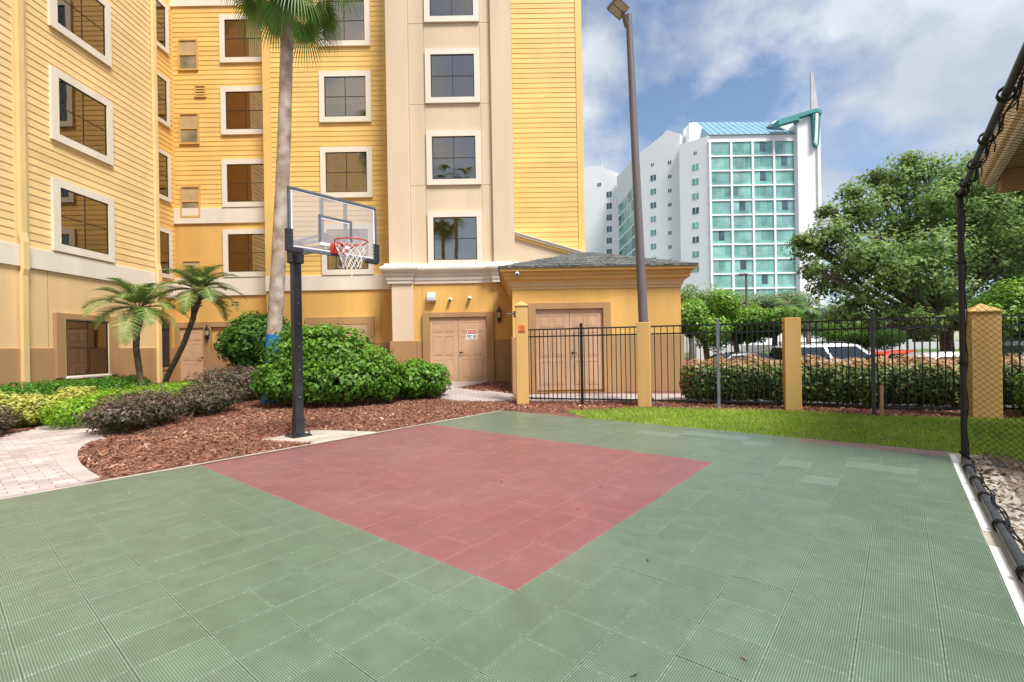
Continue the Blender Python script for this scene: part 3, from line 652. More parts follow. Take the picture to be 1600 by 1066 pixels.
# --- recessed bay left of it
boards(REC, -12.60, -8.9, 6.79, 14.3)
REC.part('band', -12.65, -8.87, 6.21, 6.79, -.02, .06, M['trim'], B, .006); REC.part('band', -12.65, -8.87, 3.48, 4.16, -.02, .06, M['trim'], B, .006)
for zb in (4.17, 6.80, 9.53, 12.24): window(REC, -10.80, -8.93, zb, zb+1.80, B)
def vent_window(z0, z1, u0=-12.39, u1=-11.64):
    mb = MB(); tw = .06
    for a in ((u0,u1,z0,z0+tw), (u0,u1,z1-tw,z1), (u0,u0+tw,z0+tw,z1-tw), (u1-tw,u1,z0+tw,z1-tw)): REC.box(mb, *a, -.01, .07)
    wn_ = mb.build('vent_window', M['fascia'], B); zm = (z0+z1)/2
    REC.box(MB(), u0+tw, u1-tw, zm-.02, zm+.02, .02, .06).build('meeting_rail', M['fascia'], wn_)
    REC.box(MB(), u0+tw+.003, u1-tw-.003, zm+.022, z1-tw-.003, .034, .04).build('pane', M['soffit'], wn_)
    REC.box(MB(), u0+tw+.003, u1-tw-.003, z0+tw+.003, zm-.022, .034, .039).build('pane', M['ventpane'], wn_); REC.box(MB(), u0+tw, u1-tw, z0+tw, zm, .0252, .03).build('backing', M['darkroom'], wn_)
for z0 in (6.45, 9.2, 11.98): vent_window(z0, z0+1.18)
vent_window(4.165, 4.84)
mb = MB()
for q in ((-11.80,-11.36,10.97,11.03), (-11.80,-11.36,11.37,11.43), (-11.80,-11.74,11.03,11.37), (-11.42,-11.36,11.03,11.37)): REC.box(mb, *q, -.01, .06)
lv = mb.build('louvre_vent', M['fascia'], B); REC.box(MB(), -11.74, -11.42, 11.03, 11.37, .025, .03).build('backing', M['darkroom'], lv)
for i in range(3): REC.box(MB(), -11.74, -11.42, 11.07+i*.1, 11.12+i*.1, .03, .055).build('louvre', M['siding'], lv)
for u0 in (-10.56, -11.95):
    for i in range(2): REC.part('vent_slot', u0, u0+.28, 3.10+i*.10, 3.15+i*.10, -.01, .006, M['darkroom'], B)
REC.part('plinth', -11.50, -8.87, -.2, 1.58, -.02, .06, M['tan'], B, .008)
for q in ((-12.64,-12.48,.0,2.5), (-11.59,-11.30,.0,2.5), (-12.48,-11.59,2.28,2.5), (-11.30,-9.0,2.3,2.5)): REC.part('door_surround', *q, -.02, .10, M['tan'], B, .006)
panel_door(REC, -12.48, -11.59, .2, 2.28, .05, B, knob='r')
REC.part('plinth', -11.15, -10.75, 1.62, 2.05, -.02, .05, M['tan'], B)

# --- cream bay
for u0, u1 in ((-4.12, -3.38), (-.57, .15)): BAY.part('pilaster', u0, u1, 4.22, 15, -.02, .15, M['cream'], B, .012)
rows = [4.22, 6.92, 9.70, 12.46, 15]; cols = [-3.375, -2.84, -.93, -.575]
for i in range(4):
    for j in range(3):
        if j == 1: BAY.part('panel', cols[1]+.006, cols[2]-.006, rows[i]+1.86 if i else 6.02, rows[i+1]-.006, -.02, .014, M['cream'], B, .004)
        else: BAY.part('panel', cols[j]+.006, cols[j+1]-.006, rows[i]+.006, rows[i+1]-.006, -.02, .014, M['cream'], B, .004)
for zb in (4.17, 6.92, 9.71, 12.47): window(BAY, -2.80, -.94, zb, zb+1.84, B, proud=.09)
prof = [(-.05,3.57),(.05,3.57),(.05,3.66),(.08,3.69),(.08,3.80),(.12,3.83),(.13,3.90),(.20,3.95),(.25,4.02),(.26,4.08),(.24,4.13),(.15,4.16),(.13,4.24),(-.05,4.25)]
MB().sweep([(-4.12,17.26),(-4.12,16.15),(-3.38,16.15),(-3.38,16.3),(-.57,16.3),(-.57,16.15),(.15,16.15),(.15,17.26)], [(-q[0], q[1]) if False else q for q in prof]).build('cornice', M['trim'], B)
BAY.part('lower_pilaster', -4.05, -3.33, 1.62, 3.57, -.02, .14, M['cream'], B, .01)
BAY.part('plinth', -4.13, -3.25, -.2, 1.62, -.02, .20, M['tan'], B, .01); BAY.part('plinth', -3.25, -3.04, -.2, 1.62, -.02, .05, M['tan'], B, .006)
BAY.part('plinth', -.60, .14, -.2, 1.62, -.02, .05, M['tan'], B, .006)
for q in ((-3.03,-2.80,-.1,2.58), (-.85,-.61,-.1,2.58), (-2.80,-.85,2.41,2.58)): BAY.part('door_surround', *q, -.02, .12, M['tan'], B, .006)
panel_door(BAY, -2.795, -1.83, .19, 2.40, .05, B); dd = panel_door(BAY, -1.82, -.855, .19, 2.40, .05, B, knob='l')
BAY.part('threshold', -2.8, -.85, .1, .2, -.02, .16, M['concrete'], B)
for u in (-3.04, -.60): BAY.part('control_joint', u, u+.014, 2.6, 3.56, -.02, .004, M['tan'], B)

# --- low raking roof edge between bay and right end
rk = [(.16,5.33),(3.05,4.43),(3.05,3.5),(.16,3.5)]
MB().prism(rk, 17.0, 17.24, axis=1).build('rake_wall', M['cream'], B)
for dz, th, y0, m in ((.0,.085,16.88,'trim'), (-.10,.10,16.93,'siding'), (.086,.04,16.84,'trim')):
    MB().prism([(.16,5.33+dz),(3.05,4.43+dz),(3.05,4.43+dz+th),(.16,5.33+dz+th)], y0, 17.23, axis=1).build('rake_trim', M[m], B)

# --- left wing
boards(LEFT, 11.18, 15.12, 3.90, 12.9); boards(LEFT, -22, 10.86, 3.90, 12.9)
LEFT.part('band', -22, 15.23, 3.41, 3.90, -.02, .055, M['trim'], B, .006)
LEFT.part('corner_board', 15.12, 15.235, 3.90, 15, -.02, .035, M['wingsiding'], B); LEFT.part('corner_board', 10.86, 11.18, 3.90, 15, -.02, .032, M['wingsiding'], B)
for zb in (3.94, 6.69, 9.48): window(LEFT, 11.73, 13.53, zb, zb+1.80, B)
for u0 in (8.2, 5.0, 1.8, -1.4, -4.6):
    for zb in (3.94, 6.69, 9.48): window(LEFT, u0, u0+1.8, zb, zb+1.8, B, blind=False)
LEFT.part('plinth', -22, 11.74, -.2, 1.53, -.02, .05, M['tan'], B, .008); LEFT.part('plinth', 13.59, 15.25, -.2, 1.53, -.02, .05, M['tan'], B, .008)
LEFT.part('plinth', 11.74, 13.59, -.2, .78, -.02, .05, M['tan'], B, .008)
for q in ((11.74,12.0,.78,2.41), (13.29,13.59,.78,2.41), (12.0,13.29,2.26,2.41)): LEFT.part('window_surround', *q, -.02, .09, M['tan'], B, .006)
LEFT.part('window_sill', 11.98, 13.31, .74, .80, -.02, .13, M['trim'], B, .008)
window(LEFT, 12.0, 13.29, .80, 2.26, B, tw=.02, proud=.07, fm=M['trim'], blind=False)
for u in (11.62,): LEFT.part('control_joint', u, u+.014, 1.54, 3.40, -.02, .004, M['tan'], B)
for u in (10.98, 15.16):                       # downpipes
    mb = MB(); pp = [(.075, 15), (.075, 4.2), (.12, 3.98), (.12, 3.35), (.085, 3.2), (.085, .12)]; wdt = .065
    for (d0, z0), (d1, z1) in zip(pp[:-1], pp[1:]):
        mb.quadbox([LEFT.p(u-wdt,z1,d1-.04), LEFT.p(u+wdt,z1,d1-.04), LEFT.p(u+wdt,z1,d1+.045), LEFT.p(u-wdt,z1,d1+.045), LEFT.p(u-wdt,z0,d0-.04), LEFT.p(u+wdt,z0,d0-.04), LEFT.p(u+wdt,z0,d0+.045), LEFT.p(u-wdt,z0,d0+.045)])
    dp_ = mb.build('downpipe', M['wingsiding'], B)
# return wall with narrow windows
boards(RET, 15.3, 17.96, 3.95, 14.3); RET.part('band', 15.24, 17.98, 3.41, 3.95, -.02, .055, M['trim'], B); RET.part('plinth', 15.24, 17.93, -.2, 1.53, -.02, .05, M['tan'], B)
for zb in (4.10, 6.94, 9.72, 12.45): window(RET, 16.3, 17.75, zb, zb+1.8, B, tw=.15)
RET.part('window_surround', 16.9, 17.65, .75, 2.55, -.02, .08, M['tan'], B); RET.part('window', 17.02, 17.52, .85, 2.42, -.02, .085, M['carglass'], B)

# ---------------------------------------------------------------- storage building
SB = athing('storage_building', 'small yellow stucco storage building with grey shingle hip roof', 'building', (2.3, 15, .1))
SF = WF((0, 13.0), (1, 0), (0, -1)); SL = WF((.03, 0), (0, 1), (-1, 0)); SR = WF((4.62, 0), (0, 1), (1, 0))
MB().box(.03, 4.62, 13.0, 17.2, -.6, 3.4).build('wall', M['stucco'], SB)
for q in ((.0,.44,1.63), (2.70,4.68,1.63)): SF.part('plinth', q[0], q[1], -.5, q[2], -.02, .055, M['tan'], SB, .008)
SL.part('plinth', 12.98, 16.24, -.3, 1.63, -.02, .05, M['tan'], SB, .008); SR.part('plinth', 12.98, 17.2, -.6, 1.63, -.02, .055, M['tan'], SB, .008)
for q in ((.45,.66,-.1,2.54), (2.48,2.69,-.1,2.54), (.66,2.48,2.37,2.54)): SF.part('door_surround', *q, -.02, .11, M['tan'], SB, .006)
panel_door(SF, .665, 1.565, .17, 2.36, .03, SB); panel_door(SF, 1.575, 2.475, .17, 2.36, .03, SB, knob='l')
rect = [(.03,17.2),(.03,13.0),(4.62,13.0),(4.62,17.2)]
cp = [(-.03,2.93),(.02,2.93),(.02,2.98),(.05,3.0),(.05,3.06),(.10,3.12),(.17,3.17),(.20,3.18),(.20,3.26),(.24,3.28),(.24,3.36),(.33,3.38),(.33,3.455),(-.03,3.455)]
MB().sweep(rect, cp).build('cornice', M['fascia'], SB)
MB().sweep(rect, [(.0,2.925),(.026,2.925),(.026,2.985),(.056,3.005),(.056,3.064),(.106,3.124),(.174,3.174),(.0,3.174)]).build('cornice_moulding', mat('cornice_tan', (.66,.47,.24), .7, .06, 1.5, .2, streak=1), SB)
e = .37; x0, x1, y0, y1, ze = .03-e, 4.62+e, 13.0-e, 17.22, 3.462
rf = MB(); rf.v = [(x0,y0,ze),(x1,y0,ze),(x1,y1,ze),(x0,y1,ze),(x0,y0,ze+.03),(x1,y0,ze+.03),(x1,y1,ze+.03),(x0,y1,ze+.03),(2.2,15.0,4.30),(2.45,15.0,4.30)]
rf.f = [(0,1,2,3),(0,1,5,4),(1,2,6,5),(2,3,7,6),(3,0,4,7),(4,5,9,8),(5,6,9),(6,7,8,9),(7,4,8)]
roof = rf.build('roof', M['shingle'], SB)
# courses of shingles on the front and left slopes, each course one strip with uneven tabs
def shingles(a, b_, c, d_, rows_, parent):
    a, b_, c, d_ = map(Vector, (a, b_, c, d_)); nrm = (b_-a).cross(d_-a).normalized()
    if nrm.z < 0: nrm = -nrm
    for r in range(rows_):
        t0, t1 = r/rows_, (r+1.15)/rows_; t1 = min(t1, 1); mb = MB()
        p0, p1 = a.lerp(d_, t0), b_.lerp(c, t0); q0, q1 = a.lerp(d_, t1), b_.lerp(c, t1); n_ = max(2, int((p1-p0).length/.3))
        for i in range(n_):
            f0, f1 = i/n_+.004, (i+1)/n_-.004; lift = random.uniform(.012, .026); s_ = random.uniform(-.015, .015)
            A, B_, C_, D_ = p0.lerp(p1, f0), p0.lerp(p1, f1), q0.lerp(q1, f1), q0.lerp(q1, f0); dn = (p0-q0).normalized()*s_
            mb.quadbox([A+dn, B_+dn, C_, D_, A+dn+nrm*lift, B_+dn+nrm*lift, C_+nrm*.006, D_+nrm*.006])
        mb.build('shingle_course', M['shingle'], parent)
z_ = ze+.031
shingles((x0,y0,z_), (x1,y0,z_), (2.45,15.0,4.301), (2.2,15.0,4.301), 14, roof)
shingles((x0,y1,z_), (x0,y0,z_), (2.2,15.0,4.301), (2.2,15.0,4.301), 12, roof)
shingles((x1,y0,z_), (x1,y1,z_), (2.45,15.0,4.301), (2.45,15.0,4.301), 12, roof)

# ---------------------------------------------------------------- fixtures on the walls
def lantern(wf, u, z, d, label, sc=1.):
    p = wf.p(u, z, d); th = thing('wall_lantern', label, 'lantern', p, 'wall lanterns')
    q = Vector((wf.N.x, wf.N.y, 0))*.11*sc
    MB().lathe([(.05*sc,-.02),(.05*sc,.02)], (0,0,.02)).build('back_plate', M['blackmetal'], th)
    MB().tube([(0,0,-.05*sc), tuple(q*.6+Vector((0,0,-.10*sc))), tuple(q+Vector((0,0,-.06*sc)))], .012*sc, 6).tube([(0,0,.02*sc), (0,0,-.13*sc)], .03*sc, 6).build('bracket', M['blackmetal'], th)
    MB().lathe([(.035*sc,-.06*sc),(.05*sc,.0),(.072*sc,.17*sc),(.06*sc,.18*sc)], tuple(q), 6).build('lamp_glass', M['lampglass'], th)
    MB().lathe([(.09*sc,.17*sc),(.07*sc,.21*sc),(.03*sc,.27*sc),(.012*sc,.34*sc),(.005*sc,.36*sc)], tuple(q), 6).build('lamp_cap', M['blackmetal'], th)
    mb = MB()
    for i in range(6):
        a = math.pi*i/3; c_, s_ = math.cos(a), math.sin(a); mb.tube([(q.x+.05*sc*c_, q.y+.05*sc*s_, 0), (q.x+.074*sc*c_, q.y+.074*sc*s_, .175*sc)], .006*sc, 4)
    mb.lathe([(.012*sc,-.16*sc),(.03*sc,-.10*sc),(.052*sc,-.055*sc),(.052*sc,.0)], tuple(q), 8).build('lamp_cage', M['blackmetal'], th)
    return th
lantern(BAY, -.42, 2.36, .0, 'black wall lantern between the signed double door and storage building', 1.15)
lantern(REC, -11.38, 2.0, .08, 'black wall lantern beside the single tan door behind the date palms', 1.1)
def camera_(wf, u, z, d, label):
    th = thing('security_camera', label, 'camera', wf.p(u, z, d), 'security cameras'); n_ = Vector((wf.N.x, wf.N.y, 0))
    MB().tube([(0,0,0), tuple(n_*.03)], [.06,.055], 14).build('mount', M['white'], th, smooth=True)
    MB().tube([tuple(n_*.03), tuple(n_*.08+Vector((0,0,-.01)))], [.05,.058], 14).tube([tuple(n_*.08+Vector((0,0,-.01))), tuple(n_*.17+Vector((.0,0,-.05)))], [.058,.05], 14).build('housing', M['white'], th, smooth=True)
    MB().tube([tuple(n_*.165+Vector((0,0,-.048))), tuple(n_*.176+Vector((0,0,-.054)))], .036, 12).build('lens', M['sign_black'], th)
camera_(BAY, -2.08, 3.03, 0, 'white security camera next to the wall light over the double door')
camera_(BAY, -1.42, 3.06, 0, 'white security camera farther from the wall light over the double door')
camera_(WF((0, 12.76), (1,0), (0,-1)), .17, 3.32, 0, 'white security camera on the cornice of the storage building')
wl = thing('wall_light', 'silver box wall light above the signed double door', 'light', BAY.p(-2.71, 2.95, 0))
MB().prism([(0,0),(-.20,.03),(-.20,.14),(-.12,.31),(0,.31)], -.15, .15, axis=0).build('housing', mat('silver_housing', (.55,.56,.58), .35, .08, 5), wl, bevel=.01)
MB().box(-.12, .12, -.19, -.03, -.004, .012).build('lens', M['lampglass'], wl)
def text_mesh(body, size, m, name, parent, loc, rot=(rad(90),0,0), ext=.0008, align='CENTER'):
    c = bpy.data.curves.new(name, 'FONT'); c.body = body; c.size = size; c.extrude = ext; c.align_x = align; c.align_y = 'CENTER'
    o = bpy.data.objects.new(name, c); col.objects.link(o); bpy.context.view_layer.update()
    me = bpy.data.meshes.new_from_object(o.evaluated_get(bpy.context.evaluated_depsgraph_get())); bpy.data.objects.remove(o)
    me.materials.clear(); me.materials.append(m); q = link(name, me, parent, loc); q.rotation_euler = rot; return q
sg = thing('danger_sign', 'white danger sign with red header on the tan double door', 'sign', BAY.p(-1.365, 1.64, .058))
MB().box(-.2, .2, -.004, .012, 0, .33).build('plate', M['white'], sg, bevel=.002)
MB().box(-.19, .19, -.006, -.0042, .20, .32).build('header', M['sign_red'], sg)
text_mesh('DANGER', .088, M['white'], 'lettering', sg, (.03, -.0065, .26))
tri = MB().prism([(-.175,.225),(-.12,.225),(-.1475,.30)], -.0072, -.0062, axis=1).build('warning_mark', M['white'], sg)
for i, (x0_, x1_) in enumerate(((-.17,.0), (-.17,-.03), (-.17,.01))): MB().box(x0_, x1_, -.0055, -.0042, .045+i*.045, .063+i*.045).build('text_line', M['sign_black'], sg)
MB().tube([(.105,-.0042,.1), (.105,-.0058,.1)], .062, 20).build('symbol', M['sign_black'], sg); MB().tube([(.105,-.0059,.1), (.105,-.0068,.1)], .046, 20).build('symbol_field', M['white'], sg)
MB().box(.09, .12, -.0078, -.0069, .07, .13).build('symbol_figure', M['sign_black'], sg)

# ================================================================ BASKETBALL HOOP
HB = athing('basketball_hoop', 'black pole basketball hoop with clear backboard and red rim', 'basketball hoop', (-3.4, 7.54, .014))
bx3, ax3 = Vector((bv.x, bv.y, 0)), Vector((av.x, av.y, 0)); Z3 = Vector((0, 0, 1))
PB = Vector((-3.4, 7.54, .014))
def ob(c, ha, hb, hz): # box centred at c with half sizes along court axes
    c = Vector(c); return [c+ax3*sa*ha+bx3*sb*hb+Z3*sz*hz for sz in (-1, 1) for sa, sb in ((-1,-1),(1,-1),(1,1),(-1,1))]
MB().quadbox(ob(PB+Z3*1.55, .065, .065, 1.54)).build('pole', M['hoopmetal'], HB, bevel=.010)
MB().quadbox(ob(PB+Z3*.16, .072, .072, .15)).build('pole_sleeve', M['hoopmetal'], HB, bevel=.006)
MB().quadbox(ob(PB+Z3*.012, .15, .15, .012)).build('base_plate', M['hoopmetal'], HB, bevel=.004)
for sa in (-1, 1):
    for sb in (-1, 1):
        c_ = PB+ax3*.115*sa+bx3*.115*sb+Z3*.02; MB().tube([c_, c_+Z3*.055], .012, 8).tube([c_+Z3*.004, c_+Z3*.022], .022, 6).build('anchor_bolt', M['hoopmetal'], HB)
for i, zz in enumerate((.62, 1.05, 1.42, 1.78, 2.1)):
    c_ = PB+Z3*zz+bx3*.065; MB().tube([c_, c_+bx3*.012], .013, 8).build('bolt', M['greymetal'], HB)
BC = Vector((-2.565, 7.01, 3.175)); HW, HH = .70, .43
board = MB().quadbox(ob(BC, HW-.01, .006, HH-.01)).build('backboard', M['acrylic'], HB)
mb = MB()
for c_, ha, hz in ((BC+Z3*(HH-.014), HW, .014), (BC-Z3*(HH-.022), HW, .022), (BC+ax3*(HW-.014), .014, HH-.04), (BC-ax3*(HW-.014), .014, HH-.04)): mb.quadbox(ob(c_, ha, .022, hz))
mb.build('frame', M['hoopframe'], board)
mb = MB(); i_ = .045
for c_, ha, hz in ((BC+Z3*(HH-i_), HW-i_, .010), (BC+ax3*(HW-i_), .010, HH-i_-.012), (BC-ax3*(HW-i_), .010, HH-i_-.012), (BC-Z3*(HH-i_-.01), HW-i_-.011, .008)): mb.quadbox(ob(c_+bx3*.0085, ha, .0012, hz))
mb.build('border_line', M['white'], board)
SQ = BC-Z3*.085; mb = MB(); sw, sh = .27, .195
for c_, ha, hz in ((SQ+Z3*sh, sw, .020), (SQ+ax3*(sw-.02), .020, sh-.021), (SQ-ax3*(sw-.02), .020, sh-.021)): mb.quadbox(ob(c_+bx3*.0085, ha, .0012, hz))
mb.build('target_square', M['hoopframe'], board)
for c_, ha, hz in ((SQ+Z3*(sh-.026), sw-.041, .006), (SQ-Z3*sh, sw-.02, .022)): MB().quadbox(ob(c_+bx3*.0088, ha, .0012, hz)).build('square_line', M['white'], board)
for sg_ in (-1, 1):
    c_ = BC+ax3*sg_*(HW-.005)-Z3*(HH-.13); mb = MB(); mb.quadbox(ob(c_, .045, .034, .15)); mb.quadbox(ob(BC+ax3*sg_*(HW-.09)-Z3*(HH+.0), .105, .033, .034)); mb.build('corner_pad', M['hoopmetal'], board, bevel=.008)
    for k in range(5): MB().quadbox(ob(BC+ax3*sg_*(HW-.052)-Z3*(HH-.07-.05*k)+bx3*.009, .012, .002, .010)).build('pad_rivet', M['hoopmetal'], board)
# arms from the pole to the board, upright supports behind the acrylic
for sg_ in (-.19, .19):
    MB().quadbox(ob(BC-bx3*.045+ax3*sg_+Z3*.0, .022, .022, HH-.03)).build('board_upright', M['hoopframe'], HB, bevel=.003)
    for zz in (2.90, 3.06):
        a_ = PB+ax3*sg_*.42+Z3*(zz-.014)+bx3*.05; b_ = Vector((BC.x, BC.y, zz))-bx3*.06+ax3*sg_*.6
        MB().tube([a_, b_], .022, 4).build('arm', M['greymetal'], HB)
MB().quadbox(ob(PB+Z3*2.9+bx3*.0, .10, .085, .17)).build('lift_bracket', M['hoopmetal'], HB, bevel=.01)
MB().quadbox(ob(BC-Z3*.18-bx3*.075, .20, .03, .055)).build('mount_plate', M['greymetal'], HB, bevel=.004)
# rim
RC = Vector((BC.x, BC.y, 2.90))+bx3*.41; rr = .225
ring = [RC+ax3*math.cos(a)*rr+bx3*math.sin(a)*rr for a in np.linspace(0, 2*math.pi, 37)]
rim = MB().tube(ring, .0095, 8, cap=False).build('rim', M['rim'], HB, smooth=True)
MB().quadbox(ob(RC-bx3*.36-Z3*.06, .10, .036, .075)).quadbox(ob(RC-bx3*.29-Z3*.012, .065, .05, .014)).build('rim_bracket', M['rim'], rim, bevel=.008)
for sg_ in (-1, 1): MB().tube([RC-bx3*.33+ax3*.08*sg_-Z3*.10, RC-bx3*.15+ax3*.165*sg_-Z3*.012], .012, 6).build('brace', M['rim'], rim)
for k in range(12):
    a = 2*math.pi*(k+.5)/12; c_ = RC+ax3*math.cos(a)*rr+bx3*math.sin(a)*rr
    MB().tube([c_-Z3*.006, c_-Z3*.026], .005, 5).build('net_hook', M['rim'], rim)
# cord net: 12 loops, diamonds that narrow downwards
def npnt(a, l): 
    r_ = (.225, .205, .178, .152, .132, .125, .128)[l]; return RC+ax3*math.cos(a)*r_+bx3*math.sin(a)*r_-Z3*(.02+.072*l)
mb = MB()
for k in range(12):
    for sg_ in (-1, 1):
        pts = [npnt(2*math.pi*(k+.5+sg_*l*.5)/12, l) for l in range(6)]; mb.tube(pts, .0042, 5)
a_ = npnt(2.2, 5); mb.tube([a_, a_-Z3*.07+ax3*.01, a_-Z3*.15+ax3*.004], .005, 5)
mb.build('net', M['netcord'], HB)

# ================================================================ FENCE
PAN = mat('pillar_stucco', (.60,.375,.135), .85, .08, 1.5, .5, 110, streak=1)
def pillar(x, y, w_, h, rz, label, cap):
    th = thing('fence_pillar', label, 'pillar', (x, y, -.05), 'stucco fence pillars', rz)
    hw = w_/2
    MB().box(-hw, hw, -hw, hw, 0, h+.05).build('shaft', PAN, th, bevel=.010)
    if cap:
        e = .02; mb = MB(); mb.v = [(-hw-e,-hw-e,h+.052),(hw+e,-hw-e,h+.052),(hw+e,hw+e,h+.052),(-hw-e,hw+e,h+.052),(-hw-e,-hw-e,h+.072),(hw+e,-hw-e,h+.072),(hw+e,hw+e,h+.072),(-hw-e,hw+e,h+.072),(0,0,h+.072+cap)]
        mb.f = [(3,2,1,0),(0,1,5,4),(1,2,6,5),(2,3,7,6),(3,0,4,7),(4,5,8),(5,6,8),(6,7,8),(7,4,8)]; mb.build('cap', PAN, th)
    return th
FR = math.atan2(FD.y, FD.x)
pl1 = pillar(.24, 11.42, .29, 2.33, 0, 'tall stucco pillar with pointed cap carrying an orange sign', .11)
pl2 = pillar(2.93, 10.60, .28, 1.86, FR, 'plain stucco fence pillar in front of the tall lamp pole', 0)
pl3 = pillar(5.66, 9.66, .29, 1.86, FR, 'plain flat-topped stucco fence pillar between two runs of hedge', 0)
pl4 = pillar(8.22, 8.36, .40, 1.83, rad(-24), 'stained stucco pillar with pointed cap behind the black net', .14)
picket_me = MB().box(-.009, .009, -.009, .009, .10, 1.78).mesh('picket', M['blackmetal'])
def fence(p0, p1, n, label, post=None, m=None, zt=1.78):
    p0, p1 = Vector(p0), Vector(p1); dv = p1-p0; Ln = dv.length; rz = math.atan2(dv.y, dv.x)
    th = thing('metal_fence', label, 'fence', (p0.x, p0.y, 0), 'black metal fence panels', rz); m = m or M['blackmetal']
    for z in (.14, 1.60, 1.765): MB().box(0, Ln, -.014, .014, z-.016, z+.016).build('rail', m, th)
    for i in range(n):
        o = link('picket', picket_me, th, ((i+.6)*Ln/(n+.2), 0, 0))
    if post is not None:
        pm = MB(); pm.box(Ln-.03, Ln+.03, -.03, .03, -.05, 1.86); q = pm.build('post', post, th, bevel=.004); MB().box(Ln-.036, Ln+.036, -.036, .036, 1.861, 1.885).build('post_cap', post, q, bevel=.008)
    return th
fence((.39,11.36), (1.60,10.98), 12, 'black metal fence panel between the signed pillar and first steel post', M['blackmetal'])
fence((1.60,10.98), (2.80,10.62), 12, 'black metal fence panel from first steel post to the lamp pole pillar')
fence((3.07,10.54), (4.36,10.10), 10, 'black metal fence panel right of the lamp pole pillar, up to a grey post', M['greymetal'])
fence((4.36,10.10), (5.52,9.70), 12, 'black metal fence panel from the grey post to the flat-topped pillar')
fence((5.80,9.58), (6.66,8.80), 11, 'black metal fence panel right of the flat-topped pillar, behind the wooden stake', mat('dark_grey_post', (.05,.06,.075), .4, .1))
fence((6.66,8.80), (8.05,8.46), 12, 'black metal fence panel running up to the stained capped pillar')
fence((8.40,8.36), (11.2,8.10), 22, 'black metal fence panel seen through the black net')
os_ = thing('orange_sign', 'small orange sign plate on the tall capped pillar', 'sign', (.24, 11.42-.147, 1.70))
MB().box(-.085, .085, -.008, .004, 0, .19).build('plate', M['orange_sign'], os_, bevel=.003)
MB().tube([(0,-.008,.115), (0,-.0105,.115)], .056, 20).build('ring', M['sign_dark'], os_); MB().tube([(0,-.0104,.115), (0,-.0125,.115)], .042, 20).build('disc', M['orange_sign'], os_)
MB().tube([(0,-.0124,.115), (0,-.0140,.115)], .022, 14).build('mark', M['sign_dark'], os_); MB().box(-.07, .07, -.0105, -.0081, .015, .045).build('text_bar', M['sign_dark'], os_)
gc = thing('gate_closer', 'grey gate closer arm on the side of the tall capped pillar', 'gate hardware', (.09, 11.42, 2.16))
MB().tube([(0,0,-.09), (0,0,.06)], .045, 10).build('body', M['greymetal'], gc, smooth=True); MB().tube([(-.02,0,.0), (-.20,-.02,-.0)], [.018,.008], 8).build('arm', M['greymetal'], gc)
sk = MB().box(-.02, .02, -.02, .02, -.1, .56).build('wooden_stake', M['wood'], bevel=.003); sk.location = (6.66, 8.62, 0); sk.rotation_euler = (0, rad(1.5), rad(20)); tag(sk, 'short bare wooden stake in the grass before the fence', 'stake')

# ================================================================ LAMP POSTS
lp = athing('lamp_post', 'tall brown tapered lamp post with square floodlight head', 'lamp post', (3.10, 11.0, -.05))
base = Vector((3.10, 11.0, -.05)); topv = Vector((2.82, 11.0, 8.98))
MB().tube([base, base.lerp(topv, .5), topv], [.118, .095, .072], 4 if False else 12).build('pole', M['pole'], lp, smooth=True)
MB().lathe([(.20,0),(.20,.05),(.15,.09),(.14,.2)], tuple(base)).build('base_collar', M['pole'], lp)
arm = MB().tube([topv+Vector((-.05,0,-.28)), topv+Vector((-.12,-.10,-.16)), topv+Vector((-.18,-.18,-.06))], .05, 8).build('arm', M['pole'], lp, smooth=True)
hd = topv+Vector((-.30,-.26,-.02)); q = Matrix.Rotation(rad(-28), 3, 'X') @ Matrix.Rotation(rad(-12), 3, 'Y') @ Matrix.Rotation(rad(38), 3, 'Z')
def rbox(c, R, hx, hy, hz): return [Vector(c)+R @ Vector((sx_*hx, sy_*hy, sz_*hz)) for sz_ in (-1, 1) for sx_, sy_ in ((-1,-1),(1,-1),(1,1),(-1,1))]
head = MB().quadbox(rbox(hd, q, .22, .16, .035)).build('lamp_head', M['pole'], lp, bevel=.008)
for i in range(2): MB().quadbox(rbox(hd+q @ Vector((-.0, -.074+.148*i, -.037)), q, .195, .066, .004)).build('lens', M['led'], head)
lp2 = athing('lamp_post', 'slim dark parking lot lamp post far behind the fence', 'lamp post', (14.8, 30, -.45))
a_ = D(1166, 430, 30); MB().tube([(a_.x, 30, -.45), (a_.x, 30, a_.z)], [.10,.07], 8).build('pole', M['pole'], lp2)
MB().box(a_.x-.42, a_.x+.05, 29.85, 30.15, a_.z-.02, a_.z+.10).build('lamp_head', M['pole'], lp2, bevel=.02)

